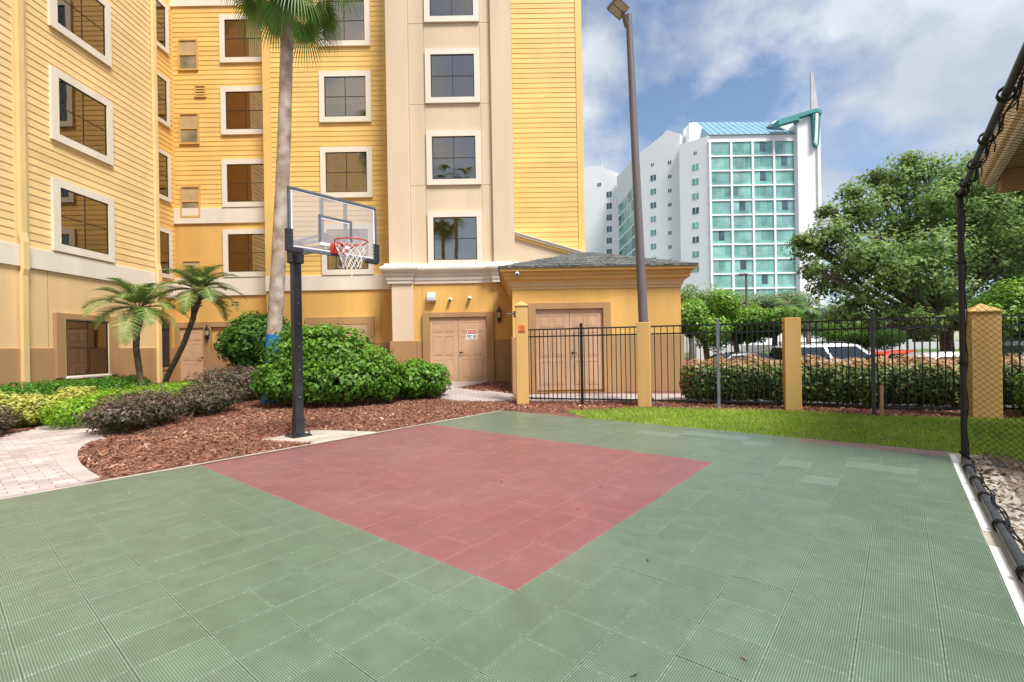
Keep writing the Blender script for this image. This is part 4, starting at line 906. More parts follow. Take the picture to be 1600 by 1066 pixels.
# ================================================================ NET AND PAVILION
NF = athing('net_enclosure', 'black sports net hung on black poles beside the court', 'net', (5.05, 5.35, 0))
n0 = Vector(C(SE+.105, 5.12)); nd = Vector((-av.x, -av.y, 0)); NL, NH = 7.0, 2.95
MB().tube([n0-Z3*.1, n0+Z3*NH], .029, 10).build('post', M['blackmetal'], NF, smooth=True)
n1v = n0+nd*NL; MB().tube([n1v-Z3*.1, n1v+Z3*(NH-.02*NL)], .034, 10).build('post', M['blackmetal'], NF, smooth=True)
MB().tube([n0+Z3*NH, n0+nd*NL+Z3*(NH-.02*NL)], .024, 10).build('top_rail', M['blackmetal'], NF, smooth=True)
MB().tube([n0+Z3*.05, n0+nd*NL+Z3*.05], .032, 10).build('bottom_rail', M['pipe'], NF, smooth=True)
for dd_, zz in ((.05,NH), (.55,NH), (1.25,NH), (2.0,NH), (2.9,NH), (.45,.05), (1.0,.05), (1.6,.05), (2.4,.05), (3.3,.05)):
    c_ = n0+nd*dd_+Z3*(zz if zz < 1 else NH-.02*dd_); mb = MB()
    for k in range(3):
        e_ = nd*(k-1)*.018; mb.tube([c_+e_+(bx3*math.cos(a)+Z3*math.sin(a))*.041 for a in np.linspace(0, 2*math.pi, 11)], .006, 5, cap=False)
    mb.tube([c_+bx3*.04, c_+bx3*.05-Z3*.07+nd*.02, c_+bx3*.045-Z3*.12], .005, 5); mb.build('tie', M['blackcord'], NF)
for zz in (.12, 1.1, 2.2, 2.95):
    c_ = n0+Z3*zz; mb = MB()
    for k in range(2): mb.tube([c_+Z3*k*.014+(bx3*math.cos(a)+nd*math.sin(a))*.040 for a in np.linspace(0, 2*math.pi, 11)], .006, 5, cap=False)
    mb.build('tie', M['blackcord'], NF)
def rail_z(u): return NH-.02*u
def netting(name, f, U0, V0, pitch, r_):      # diamond mesh over the surface f(u, v)
    mb = MB(); p_ = pitch*1.414
    for sgn in (1, -1):
        c_ = -V0 if sgn > 0 else 0
        while c_ < (U0 if sgn > 0 else U0+V0):
            pts = []; v_ = 0
            while v_ <= V0+.001:
                u = c_+sgn*v_
                if 0 <= u <= U0: pts.append(f(u, v_))
                v_ += .11
            if len(pts) > 1: mb.tube(pts, r_, 3, cap=False)
            c_ += p_
    return mb.build(name, M['blackcord'], NF, norm=False)
def endP(u, v):                                # far end panel, hangs to the right of the corner post
    s_ = math.sin(math.pi*min(1, v/NH)); return n0+bx3*(u+.01)-nd*(.10*s_*min(1, u*2)+.02*math.sin(7*u+3*v))+Z3*(.03+v*(NH-.05)/NH-.10*math.sin(math.pi*min(1, u/1.6))*(.4+.6*v/NH))
def roofP(u, v): return n0+nd*u+bx3*v+Z3*(rail_z(u)-.02-.10*math.sin(math.pi*min(1, v/2.5)))
netting('end_netting', endP, 2.4, NH, .046, .0021); netting('roof_netting', roofP, 5.0, 2.5, .046, .0020)
def wob(p, k, a): return p+bx3*a*math.sin(k*3.1)+Z3*a*math.cos(k*4.3)
for nm, zf, off in (('net_bundle', rail_z, -.03), ('net_bundle', lambda u: .05, .03)):
    for q in range(3):
        MB().tube([wob(n0+nd*u+bx3*(.03+.008*q)+Z3*(zf(u)+off), u*3+q*2, .012) for u in np.linspace(0, 6.5, 70)], .0055, 5).build(nm, M['blackcord'], NF)
MB().tube([wob(endP(.0, v)+bx3*.02, v*4, .008) for v in np.linspace(0, NH, 40)], .006, 5).build('net_bundle', M['blackcord'], NF)

PV = athing('pavilion', 'tan pavilion roof corner with wooden soffit beyond the net', 'pavilion', (9.2, 4.6, 0))
pc = Vector((7.60, 7.70, 0)); dn = Vector((-av.x, -av.y, 0)); rt = bx3
def pvb(u0, u1, v0, v1, z0, z1): return [pc+dn*u+rt*v+Z3*z for z in (z0, z1) for u, v in ((u0,v0),(u1,v0),(u1,v1),(u0,v1))]
MB().quadbox(pvb(0, 4.1, .0, .06, 3.86, 4.20)).build('fascia', M['pavfascia'], PV, bevel=.008); MB().quadbox(pvb(0, .05, .051, 5, 3.86, 4.20)).build('fascia', M['pavfascia'], PV, bevel=.008)
MB().quadbox(pvb(.10, 4.1, .051, .16, 3.78, 3.89)).build('gutter', M['trim'], PV, bevel=.02)
for i in range(10): MB().quadbox(pvb(.06+i*.405, .06+i*.405+.39, .17, 5, 3.91, 3.95)).build('soffit_board', M['soffit'], PV)
MB().quadbox(pvb(.30, .52, .17, 5, 3.60, 3.905)).build('beam', M['soffit'], PV, bevel=.01); MB().quadbox(pvb(.53, 4.05, .55, .75, 3.60, 3.905)).build('beam', M['soffit'], PV, bevel=.01)
mb = MB(); A = [pc+dn*.01+rt*.01+Z3*4.205, pc+dn*4.1+rt*.01+Z3*4.205, pc+dn*4.1+rt*2.5+Z3*5.1, pc+dn*2.2+rt*2.5+Z3*5.1, pc+dn*.01+rt*5+Z3*4.205]
mb.v = [tuple(p) for p in A]+[tuple(p+Z3*.05) for p in A]; mb.f = [(0,1,2,3),(0,3,4),(5,6,7,8),(5,8,9),(0,1,6,5),(1,2,7,6),(2,3,8,7),(3,4,9,8),(4,0,5,9)]; mb.build('roof', M['shingle'], PV)
for u, v in ((.42, 2.4), (3.9, .65), (3.9, 4.6), (.42, 4.6)): MB().quadbox(pvb(u-.09, u+.09, v-.09, v+.09, -.1, 3.605)).build('post', M['pavfascia'], PV, bevel=.01)

# ================================================================ SHRUBS
def shrub(name, label, cat, loc, ells, n, size, lm, seed, stems=3, group=None, **kw):
    """ells relative to loc"""
    z0 = float(gz(loc[0], loc[1])); th = thing(name, label, cat, (loc[0], loc[1], z0), group)
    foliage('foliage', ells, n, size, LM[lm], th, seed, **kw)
    tops = [e for e in ells]
    for k in range(stems):
        mb = MB(); e_ = tops[int(k*len(tops)/stems)]; bx_ = Vector((e_[0][0]*.75+random.uniform(-.1,.1), e_[0][1]*.75+random.uniform(-.1,.1), -.05)); tp = Vector(e_[0])
        mid = bx_.lerp(tp, .5)+Vector((random.uniform(-.06,.06), random.uniform(-.06,.06), 0)); mb.tube([bx_, mid, tp], [.035,.027,.014], 6)
        for q in range(4):
            d_ = Vector((random.uniform(-1,1), random.uniform(-1,1), random.uniform(.1,1))); mb.tube([mid, mid.lerp(tp, .5)+Vector((d_.x*e_[1][0]*.5, d_.y*e_[1][1]*.5, d_.z*.1))], [.016,.007], 5)
        mb.build('stem', M['bark'], th)
    return th
def rowell(p0, p1, n, w_, h, jit=.05, zc=None):
    out_ = []
    for i in range(n):
        f = (i+.5)/n; out_.append(((p0[0]+(p1[0]-p0[0])*f+random.uniform(-jit,jit), p0[1]+(p1[1]-p0[1])*f+random.uniform(-jit,jit), h*.52+random.uniform(-jit,jit)*.4), (w_*random.uniform(.92,1.08), w_*random.uniform(.92,1.08), h*.52)))
    return out_
# big sculpted bush behind the hoop
shrub('clipped_bush', 'wide mounded glossy green bush behind the hoop pole', 'bush', (-4.5,11.75), [((-.65,.1,1.05),(.98,.85,.92)), ((.15,.0,1.15),(.95,.85,.80)), ((.85,.05,.80),(.85,.75,.66)), ((-1.0,-.2,.62),(.72,.65,.58)), ((.1,-.45,.62),(1.25,.55,.55)), ((1.25,.0,.55),(.55,.55,.50)), ((-.3,0,1.5),(.62,.6,.46))], 26000, .098, 'bush', 1., 7, floor=.10, shell=.46, rough=.19, freq=5, aspect=.55, gap=(6.5,-.55))
shrub('clipped_bush', 'small rounded green bush near the paved path to the door', 'bush', (-2.42,12.45), [((-.12,0,.52),(.62,.6,.50)), ((.30,.05,.48),(.48,.5,.44)), ((-.35,-.05,.42),(.45,.5,.38))], 9500, .088, 'bush', 2., 4, floor=.05, rough=.15, freq=6, shell=.42, aspect=.55, gap=(7.5,-.6))
shrub('topiary_bush', 'large rounded dark green bush behind the grey palm trunk', 'bush', (-7.15,13.6), [((0,0,1.55),(1.05,.95,.72)), ((-.45,0,1.35),(.72,.7,.52)), ((.45,0,1.4),(.72,.7,.55)), ((0,-.1,1.95),(.66,.6,.32)), ((-.15,-.1,.95),(.60,.5,.32))], 18000, .098, 'round_', 3., 5, rough=.17, freq=5, shell=.42, aspect=.55, gap=(6.5,-.55))
# low hedges by the left wing
shrub('low_hedge', 'dark green low hedge along the foot of the yellow wing', 'hedge', (-10.2,10.9), rowell((-.45,-3.2),(.35,1.7),10,.50,.80)+rowell((-.1,-3.2),(.7,1.4),10,.45,.76), 30000, .066, 'hedge', 4., 5, floor=.03, rough=.06, aspect=.42)
shrub('lime_hedge', 'bright lime green low hedge below the date palms', 'hedge', (-8.55,10.9), rowell((.45,-2.3),(-.25,3.0),9,.52,.56)+rowell((-.35,-1.4),(-.8,3.2),8,.48,.56), 30000, .065, 'lime', 5., 5, floor=.03, rough=.07, aspect=.42)
shrub('purple_shrub', 'long spreading purple leaved shrub at the edge of the mulch', 'shrub', (-6.75,9.2), rowell((-.02,-1.45),(.05,.1),4,.46,.56,.14)+rowell((.0,.75),(.05,1.9),3,.46,.60,.14)+rowell((-.35,-.9),(-.25,.3),3,.4,.62,.14)+rowell((-.3,.9),(-.25,1.9),2,.4,.66,.14), 20000, .06, 'purple', 6., 6, floor=.04, rough=.38, freq=5, aspect=.4, shell=.42)
shrub('purple_shrub', 'purple leaved shrub at the foot of the grey palm trunk', 'shrub', (-7.15,12.5), rowell((-.45,-.4),(.35,.3),3,.55,.88,.1), 9000, .065, 'purple', 7., 4, floor=.05, rough=.32, freq=5, aspect=.4, shell=.42)
shrub('purple_shrub', 'purple leaved shrub across the path beside the yellow variegated shrub', 'shrub', (-8.95,7.9), rowell((-.9,-1.4),(.1,.3),4,.50,.60,.1), 9000, .062, 'purple', 8., 4, floor=.04, rough=.2, freq=5, aspect=.4, shell=.42)
shrub('variegated_shrub', 'yellow variegated shrub beside the paved path', 'shrub', (-8.95,9.35), rowell((-.55,-.55),(.25,.45),4,.42,.60,.1)+[((.1,.3,.36),(.42,.42,.34))], 8000, .085, 'yellow', 9., 4, floor=.03, rough=.2, freq=5, aspect=.42, shell=.42)
hp = [(4.15,11.05),(5.6,10.65),(7.0,9.95),(8.3,9.45),(10.0,9.25),(12.5,9.1)]
he = []
for (a0_, a1_) in zip(hp[:-1], hp[1:]):
    n_ = max(3, int(math.dist(a0_, a1_)/.34)); he += rowell((a0_[0]-7, a0_[1]-10), (a1_[0]-7, a1_[1]-10), n_, .46, 1.01, .05)
shrub('fence_hedge', 'dark leaved hedge with coppery new growth behind the black fence', 'hedge', (7.0,10.0), he, 60000, .074, 'fence', 10., 10, floor=.10, rough=.12, freq=4.5, aspect=.5, tint_up=.25, ztint=(.76,.93,.44))
shrub('fern_clump', 'light green leafy clump at the net side of the capped pillar', 'plant', (9.0,8.0), [((0,0,.42),(.45,.4,.45)), ((.5,.15,.5),(.5,.4,.5)), ((1.0,.3,.55),(.5,.4,.55))], 6500, .12, 'bright', 11., 3, floor=.02, rough=.3, aspect=.25, shell=.6)

# ================================================================ PALMS
def blade_strip(V, Q, T, pts, wd, tint, side):
    """tapered ribbon along pts (list of Vector), width vector side"""
    o = len(V); n_ = len(pts)
    for i, p in enumerate(pts):
        f = wd*(1-(i/(n_-1))**1.5)*.5+.0008; V.append(p-side*f); V.append(p+side*f)
    for i in range(n_-1): Q.append((o+2*i, o+2*i+1, o+2*i+3, o+2*i+2)); T.append(tint)
def fan_frond(origin, az, el, plen, R, m, parent):
    V, Q, T = [], [], []; h = Vector((math.cos(az), math.sin(az), 0)); pts = [Vector((0,0,0))]; p = Vector((0,0,0)); e = el
    for i in range(6): d_ = h*math.cos(e)+Z3*math.sin(e); p = p+d_*plen/6; pts.append(p.copy()); e -= .13
    sidev = h.cross(Z3).normalized(); d_ = (h*math.cos(e)+Z3*math.sin(e)); nrm = sidev.cross(d_).normalized()
    if nrm.z < 0: nrm = -nrm
    old = random.random()*.2
    nb = 38
    for k in range(nb):
        a = (k/(nb-1)-.5)*rad(255); dr = d_*math.cos(a)+sidev*math.sin(a); L_ = R*(.78+.22*math.cos(a*.7))*random.uniform(.92,1.05)
        bp_ = []; q_ = p.copy(); dd_ = dr.copy()
        for i in range(7):
            bp_.append(q_.copy()); dd_ = (dd_+Vector((0,0,-.05-.075*i))).normalized(); q_ = q_+dd_*L_/6.5
        blade_strip(V, Q, T, bp_, .05, .42+.2*random.random()+old+(0.15 if k in (0,nb-1) else 0), (sidev*math.cos(a)-d_*math.sin(a)).normalized())
    me = np_mesh('frond', np.array([tuple(v) for v in V]), np.array(Q), np.array(T), m, 4); fr = link('frond', me, parent, origin)
    MB().tube(pts, [.022,.02,.018,.016,.014,.012,.010], 5).build('petiole', M['wood'], fr); return fr
def fan_palm(label, base, top, rb, rt_, blue, nf, R=1.15, plen=1.05, dead=0):
    th = thing('fan_palm', label, 'palm tree', base, 'tall fan palms'); b0_ = Vector((0,0,-.1)); t0 = Vector(top)-Vector(base); pts, rs = [], []
    n_ = 90
    for i in range(n_+1):
        f = i/n_; c_ = b0_.lerp(t0, f); c_ += Vector((.10*math.sin(f*3.0), .05*math.sin(f*2.2), 0))*(1-f)*f*2; pts.append(c_)
        rs.append((rb+(rt_-rb)*min(1, f*1.2))*(1+.035*(i % 2)+.02*random.random())+(.05*max(0, 1-f*14)))
    if blue:
        zc = blue-Vector(base).z; k = next(i for i, p in enumerate(pts) if p.z > zc)
        MB().tube(pts[:k+1], [r_+.003 for r_ in rs[:k+1]], 18).build('painted_band', M['bluepaint'], th, smooth=True)
    MB().tube(pts, rs, 18).build('trunk', M['palmbark'], th, smooth=True)
    for i in range(nf):
        az = i*2.39996+random.uniform(-.2,.2); el = rad(68)-rad(118)*((i+.5)/nf)**.9
        fan_frond(t0+Vector((math.cos(az)*rt_*.6, math.sin(az)*rt_*.6, .25*(1-i/nf))), az, el, plen*random.uniform(.85,1.1), R*random.uniform(.9,1.1), LM['fan'], th)
    return th
fan_palm('tall fan palm with grey trunk painted blue at its foot', (-6.2,12.2,float(gz(-6.2,12.2))), (-5.55,12.2,10.95), .185, .145, 1.76, 24)
fan_palm('tall fan palm standing behind the viewer, mirrored in the bay windows', (-4.75,-8.0,0), (-4.6,-8.2,15.5), .19, .15, None, 22, R=1.4, plen=1.3)
fan_palm('second fan palm behind the viewer, mirrored lower in the bay windows', (-6.4,-11.5,0), (-6.2,-11.8,13.2), .19, .15, None, 18, R=1.4, plen=1.3)
def date_frond(origin, az, el, L_, m, parent, tint):
    V, Q, T = [], [], []; h = Vector((math.cos(az), math.sin(az), 0)); side = h.cross(Z3).normalized(); p = Vector((0,0,0)); e = el; pts = [p.copy()]; n_ = 24; dirs = []
    for i in range(n_):
        d_ = h*math.cos(e)+Z3*math.sin(e); dirs.append(d_); p = p+d_*L_/n_; pts.append(p.copy()); e -= (rad(88)/n_)*(.25+1.45*i/n_)
    for i in range(3, n_):
        f = i/n_; ll = .42*math.sin(math.pi*min(1, .16+f*.86))**.7*(L_/1.3)
        for sub in range(3):
            q_ = pts[i].lerp(pts[i+1], sub/3)
            for sg_ in (-1, 1):
                dr = (side*sg_*.85+dirs[min(i, n_-1)]*.62+Z3*random.uniform(.0,.28)).normalized(); bp_ = []; c_ = q_.copy(); dd_ = dr
                for k in range(4): bp_.append(c_.copy()); c_ = c_+dd_*ll/3.2*random.uniform(.92,1.08); dd_ = (dd_+Vector((0,0,-.10-.10*k))).normalized()
                blade_strip(V, Q, T, bp_, .015, tint+random.gauss(0,.1), dirs[min(i,n_-1)].cross(dr).cross(dr).normalized())
    me = np_mesh('frond', np.array([tuple(v) for v in V]), np.array(Q), np.array(T), m, 4); fr = link('frond', me, parent, origin)
    MB().tube(pts, [.014*(1-i/(n_+3))+.003 for i in range(n_+1)], 5).build('rachis', M['wood'], fr); return fr
def date_palm(label, base, knots, rad_, nf, L_, seed):
    random.seed(seed); th = thing('date_palm', label, 'palm tree', base, 'pygmy date palms'); b_ = Vector(base)
    K = [Vector(k)-b_ for k in knots]; pts, rs = [], []; n_ = 36
    for i in range(n_+1):
        f = i/n_*(len(K)-1); j = min(int(f), len(K)-2); pts.append(K[j].lerp(K[j+1], f-j)); g_ = i/n_
        rs.append(rad_*(1+.08*(i % 2)+.05*random.random())*(1 if g_ < .80 else 1+.75*math.sin((g_-.80)/.20*math.pi*.8)))
    MB().tube(pts, rs, 10).build('trunk', M['datebark'], th, smooth=False)
    mb = MB(); tp = pts[-1]
    for k in range(26):                          # old leaf bases
        a = k*2.4; z = -.02-.30*(k/26); d_ = Vector((math.cos(a), math.sin(a), .55)); c_ = tp+Vector((0,0,z)); mb.tube([c_+d_*rad_*.8, c_+d_*(rad_*1.2+.085)], [.026,.012], 5)
    mb.build('leaf_bases', M['datebark'], th)
    for i in range(nf):
        az = i*2.39996+random.uniform(-.25,.25); f = (i+.5)/nf; el = rad(78)-rad(100)*f
        date_frond(tp+Vector((math.cos(az)*.05, math.sin(az)*.05, .03)), az, el, L_*random.uniform(.85,1.1)*(.8+.3*f), LM['date'], th, .46+.40*max(0, f-.45)+random.uniform(-.06,.1))
    return th
date_palm('upright small date palm in front of the tan-framed ground floor window', (-9.25,12.0,.02), [(-9.25,12.0,-.05), (-9.36,12.0,.7), (-9.46,12.0,1.5), (-9.40,12.0,2.5)], .066, 24, 1.2, 3)
date_palm('leaning small date palm in front of the recessed single door', (-9.95,13.4,.1), [(-9.95,13.4,.0), (-9.7,13.4,.7), (-9.25,13.4,1.55), (-8.95,13.4,2.3), (-8.80,13.4,3.1)], .066, 26, 1.25, 5)
random.seed(21)

# ================================================================ HOTEL TOWER FAR BEHIND
HT = athing('hotel_tower', 'tall white hotel tower with green glass bays and spire', 'building', (48, 100, -.45))
HZ = -.6
def zpx(x, y, d): return D(x, y, d).z
pA0, pA1 = D(1109, 400, 94), D(1249, 400, 94)
FA = WF((pA0.x, 94), (1, 0), (0, -1)); WA = pA1.x-pA0.x; zt = zpx(1180, 211, 94)
FA.part('facade', 0, WA, HZ, zt, -14, 0, M['hotelwhite'], HT)
z1r = zpx(1180, 222, 94); fh = (zpx(1180, 222, 94)-zpx(1180, 429, 94))/9
u0, u1 = D(1113, 400, 94).x-pA0.x, D(1246, 400, 94).x-pA0.x; bw = (u1-u0)/4
pane_cache = {}
def hpane(wf, ua, ub, za, zb, d, m, name='pane'):
    wf.part(name, ua, ub, za, zb, d, d+.06, m, HT)
for r in range(12):
    zt_ = z1r-r*fh; zb_ = zt_-fh*.86
    if zb_ < 3: continue
    for c in range(4):
        ua = u0+c*bw
        for k in range(3):
            pw = (bw-.42)/3; m_ = random.choice(HG) if random.random() > .14 or k != 1 else M['hoteldark']
            hpane(FA, ua+k*pw+.05, ua+(k+1)*pw-.05, zb_+fh*.20, zt_, .0, m_)
        hpane(FA, ua+.05, ua+3*pw-.05, zb_-.02, zb_+fh*.18, .0, M['hotelglass'], 'spandrel_pane')
for c in range(5): FA.part('pier', u0+c*bw-.40, u0+c*bw-.02, HZ, z1r+.1, -.1, .30, M['hotelwhite'], HT)
for r in range(13):
    z = z1r-r*fh+.02
    if z > 2: FA.part('floor_band', -.0, WA, z, z+fh*.085, -.1, .24, M['hotelwhite'], HT)
# blue sloped roof
r0, r1, r2, r3 = D(1110,211,94), D(1243,211,94), D(1206,191,101), D(1087,191,101)
mb = MB(); mb.v = [(r0.x-.2,93.6,zt+.02),(r1.x,93.6,zt+.02),(r2.x,101,r2.z),(r3.x,101,r3.z),(r1.x,108,zt),(r0.x-2,108,zt)]; mb.f = [(0,1,2,3),(1,4,2),(2,4,5,3),(0,3,5),(0,5,4,1)]; hr = mb.build('roof', M['hotelroof'], HT)
for k in range(13):
    f = (k+.5)/13; a_ = Vector(mb.v[0]).lerp(Vector(mb.v[1]), f); b_ = Vector(mb.v[3]).lerp(Vector(mb.v[2]), f); MB().tube([a_+Z3*.05, b_+Z3*.05], .04, 4).build('roof_seam', M['hotelroof'], hr)
gw = [D(1077,192,95), D(1089,191,101)]
def slab(name, q0, q1, depth, zt0, zt1, m=None, extra=None):
    """wall running from q0 to q1 (plan), thickness depth backwards, sloping top"""
    U = Vector((q1[0]-q0[0], q1[1]-q0[1])); Ln = U.length; U.normalize(); Nn = Vector((U.y, -U.x)); 
    if Nn.y > 0: Nn = -Nn
    wf = WF(q0, U, Nn); mb = MB(); tops = [(0, zt0)]+(extra or [])+[(Ln, zt1)]; n_ = len(tops)
    for u, z in tops:
        for d in (0, -depth): mb.v += [wf.p(u, HZ, d), wf.p(u, z, d)]
    for i in range(n_-1):
        a, b = 4*i, 4*i+4; mb.f += [(a,b,b+1,a+1), (a+2,a+3,b+3,b+2), (a+1,b+1,b+3,a+3), (a,a+2,b+2,b)]
    e = 4*(n_-1); mb.f += [(0,1,3,2), (e,e+2,e+3,e+1)]
    mb.build(name, m or M['hotelwhite'], HT); return wf, Ln
def P2(x, d, y=400): q = D(x, y, d); return (q.x, q.y)
def wins(wf, x, ys, wpx, hpx, d, m, dd_=.05):
    for i, y in enumerate(ys):
        c_ = D(x, y, d); u = (Vector((c_.x, c_.y))-wf.o).dot(wf.U); hw_, hh_ = wpx/745*d/2, hpx/745*d/2
        mm = m if random.random() > .15 else M['hoteldark']; fr = wf.part('window', u-hw_, u+hw_, c_.z-hh_, c_.z+hh_, -.1, dd_, mm, HT); MBx = wf.box(MB(), u-.04, u+.04, c_.z-hh_+.05, c_.z+hh_, dd_-.01, dd_+.03).build('mullion', M['hotelwhite'], fr)
wB, _ = slab('facade', P2(1064,97.5), (pA0.x+.02,94), 10, zpx(1066,226,97.5), zpx(1108,213,94))
wins(wB, 1087.5, [240], 4, 4, 95.8, M['hoteldark']); wins(wB, 1088, [262+22.6*i for i in range(8)], 9.5, 9.5, 95.8, M['hotelglass'])
wC, lC = slab('facade', P2(1001,104), P2(1066,98.5), 10, zpx(1001,240,104), zpx(1066,209,98.5), extra=[(4.8, zpx(1033,214,101)), (6.3, zpx(1044,203,100))])
wins(wC, 1021, [258], 4, 4, 102.5, M['hoteldark']); wins(wC, 1022.5, [279+21.3*i for i in range(7)], 8.5, 8.5, 102.5, M['hotelglass'])
wins(wC, 1047, [254+22*i for i in range(9)], 5, 5, 100, M['hoteldark'])
wD, lD = slab('facade', P2(966,122), P2(1001,104.3), 10, zpx(966,276,122), zpx(1001,240,104))
for r in range(11):
    for k in range(6):
        ua = 1.2+k*(lD-4.5)/6; ub = ua+(lD-4.5)/6-.22; sl = (zpx(1001,248,104)-zpx(966,292,122)); zt_ = 36.5-r*2.9+ua/lD*1.2
        if zt_ > 4: hpane(wD, ua, ub, zt_-2.35, zt_, .01, M['hotelglass'] if random.random() > .15 else M['hoteldark'])
wE, lE = slab('facade', P2(905,128), P2(966,123), 10, zpx(905,266,128), zpx(966,270,123), extra=[(3.0, zpx(914,262,127)), (6, zpx(940,259,125))])
wins(wE, 936, [288], 6, 5, 125, M['hoteldark']); wins(wE, 952, [304+18*i for i in range(7)], 8, 9, 124, M['hoteldark'])
# white fin, teal canopy and spire at the right end
fz0, fz1 = zpx(1249,190,93), zpx(1277,178,93)
fin, lf = slab('fin_wall', P2(1249.5,93), P2(1279,93), 14, fz0, fz1)
fin.part('fin_edge', lf-.05, lf+.5, HZ, fz1-1.0, -13, .4, M['hotelwhite'], HT)
def frontal(name, px, d0, d1, m):
    pts = [D(x, y, d0) for x, y in px]; return MB().prism([(p.x, p.z) for p in pts], d0, d1, axis=1).build(name, m, HT)
frontal('canopy', [(1216,187),(1276,169),(1284,172),(1284,178),(1277,174),(1217,193)], 92, 94, M['hotelteal'])
frontal('canopy', [(1217,189),(1247,181),(1250,186),(1250,190),(1246,187),(1217,195)], 91, 92.5, M['hotelteal'])
frontal('canopy_leg', [(1270,176),(1283,175),(1280,226),(1277,229),(1273,223)], 92.2, 93.4, M['hotelteal'])
frontal('canopy_trim', [(1275,177),(1279,177),(1277,226),(1274,222)], 91.9, 92.3, M['hotelwhite'])
frontal('spire', [(1267,113),(1271,113),(1279,171),(1268,171)], 94, 94.4, M['spire'])
frontal('parapet', [(1205,192),(1218,186),(1248,190),(1248,213),(1235,206)], 95.5, 102, M['hotelwhite'])
frontal('gable_wall', [(1077,192),(1088,191),(1110,211),(1110,240),(1077,240)], 97.6, 101, M['hotelwhite'])
a_ = D(939,262,126); MB().tube([(a_.x,126,a_.z-2), (a_.x,126,D(938,230,126).z)], [.25,.06], 5).build('antenna', M['spire'], HT)

# ================================================================ TREES BEHIND
def tree(name, label, loc, ells, n, size, lm, seed, trunk_r, group, gap=None, rough=.22, shell=.6, limbs=8, freq=1.2, fork_z=1.2):
    random.seed(int(seed*10)); th = thing(name, label, 'tree', loc, group); mb = MB(); top = Vector(max(ells, key=lambda e: e[0][2])[0])
    fork = Vector((random.uniform(-.2,.2), random.uniform(-.2,.2), min(e[0][2]-e[1][2]*.6 for e in ells))); fork.z = max(fork_z, fork.z)
    mb.tube([(0,0,-.2), (0,0,.3), fork*.5+Vector((.1,0,0)), fork], [trunk_r*1.5, trunk_r*1.1, trunk_r, trunk_r*.85], 12)
    mb.build('trunk', M['bark'], th, smooth=True); mb = MB()
    for e_ in ells:
        c_ = Vector(e_[0]); m_ = fork.lerp(c_, .5)+Vector((random.uniform(-.3,.3), random.uniform(-.3,.3), -.15)); mb.tube([fork*.97, m_, c_], [trunk_r*.55, trunk_r*.33, trunk_r*.12], 7)
        for k in range(limbs):
            d_ = Vector((random.gauss(0,1), random.gauss(0,1), random.gauss(.2,.7))).normalized(); t_ = c_+Vector((d_.x*e_[1][0], d_.y*e_[1][1], d_.z*e_[1][2]))*.8
            mb.tube([m_.lerp(c_, random.random()), c_.lerp(t_, .5)+Vector((0,0,.1)), t_], [trunk_r*.2, trunk_r*.12, trunk_r*.04], 5)
    mb.build('limbs', M['bark'], th)
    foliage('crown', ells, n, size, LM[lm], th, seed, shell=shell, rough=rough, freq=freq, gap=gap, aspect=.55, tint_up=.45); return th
def T(x, y, d): q = D(x, y, d); return q
# big oak behind the parked cars
o0 = D(1478, 548, 20); ob_ = Vector((o0.x, 20, -.45)); oe = []
for x, y, dd_, r_ in ((1275,385,0,1.0),(1300,440,.5,1.15),(1300,365,-.4,.9),(1345,330,0,1.25),(1350,400,-1,1.35),(1345,470,-.6,1.05),(1400,290,.3,1.3),(1405,360,1,1.4),(1400,430,-1.2,1.45),(1440,265,0,.95),(1455,320,-.6,1.4),(1450,395,-1.2,1.5),(1465,455,-.5,1.15),(1500,280,.4,1.2),(1515,340,-.4,1.5),(1520,415,.5,1.5),(1570,300,.4,1.5),(1580,380,-.5,1.6),(1600,440,.2,1.4),(1390,490,-.8,.75),(1320,495,-.3,.65),(1640,330,0,1.8),(1535,260,.2,.9),(1430,500,-1.6,.62),(1500,495,-1.8,.6),(1462,505,-1.9,.5),(1365,505,-1,.55),(1540,480,-1.2,.8),(1270,420,-.5,.6),(1255,380,0,.5),(1330,300,.2,.6),(1370,275,.2,.6),(1420,250,.1,.55),(1560,268,.2,1.0),(1605,280,.3,1.3),(1530,305,-.4,1.2),(1290,330,.1,.5),(1248,372,.1,.4)):
    q = D(x, y, 20+dd_); oe.append(((q.x-ob_.x, q.y-ob_.y, q.z+.45), (r_, r_*1.15, r_*.72)))
tree('oak_tree', 'broad spreading oak tree behind the parked cars', tuple(ob_), oe, 84000, .14, 'oak', 3.3, .25, 'trees beyond the fence', gap=(3.3,-.24), rough=.40, shell=.75, limbs=5, freq=2.2, fork_z=2.3)
wb = [((i*.9-7, random.uniform(-.3,.3), .55), (.75, .6, random.uniform(.5,.75))) for i in range(17)]
shrub('boundary_hedge', 'low green hedge in front of the far white wall', 'hedge', (25.5,34.8), wb, 15000, .16, 'bright', 14., 6, rough=.25, freq=2.5, floor=.0)
def bgtree(label, px, py, d, rx, rz_, lm, n, size, seed, trunk_r=.15, name='leafy_tree', gap=None, k=6):
    random.seed(int(seed*7)); c = D(px, py, d); zb = -.45; el = []
    for i in range(k):
        a = i*2.4; f = .55 if i else 0; el.append(((math.cos(a)*rx*f, math.sin(a)*rx*f, c.z-zb+random.uniform(-.45,.45)*rz_*(1 if i else 0)), (rx*random.uniform(.5,.7), rx*random.uniform(.5,.7), rz_*random.uniform(.5,.68))))
    return tree(name, label, (c.x, c.y, zb), el, n, size, lm, seed, trunk_r, 'trees beyond the fence', gap=gap, limbs=4, freq=1.6)
bgtree('bright green bushy tree next to the storage building wall', 1102, 500, 24, 1.5, 1.55, 'bright', 15000, .15, 1.1)
bgtree('bright green bushy tree behind the parking lot lamp post', 1150, 508, 26, 1.5, 1.25, 'bright', 14000, .15, 1.7)
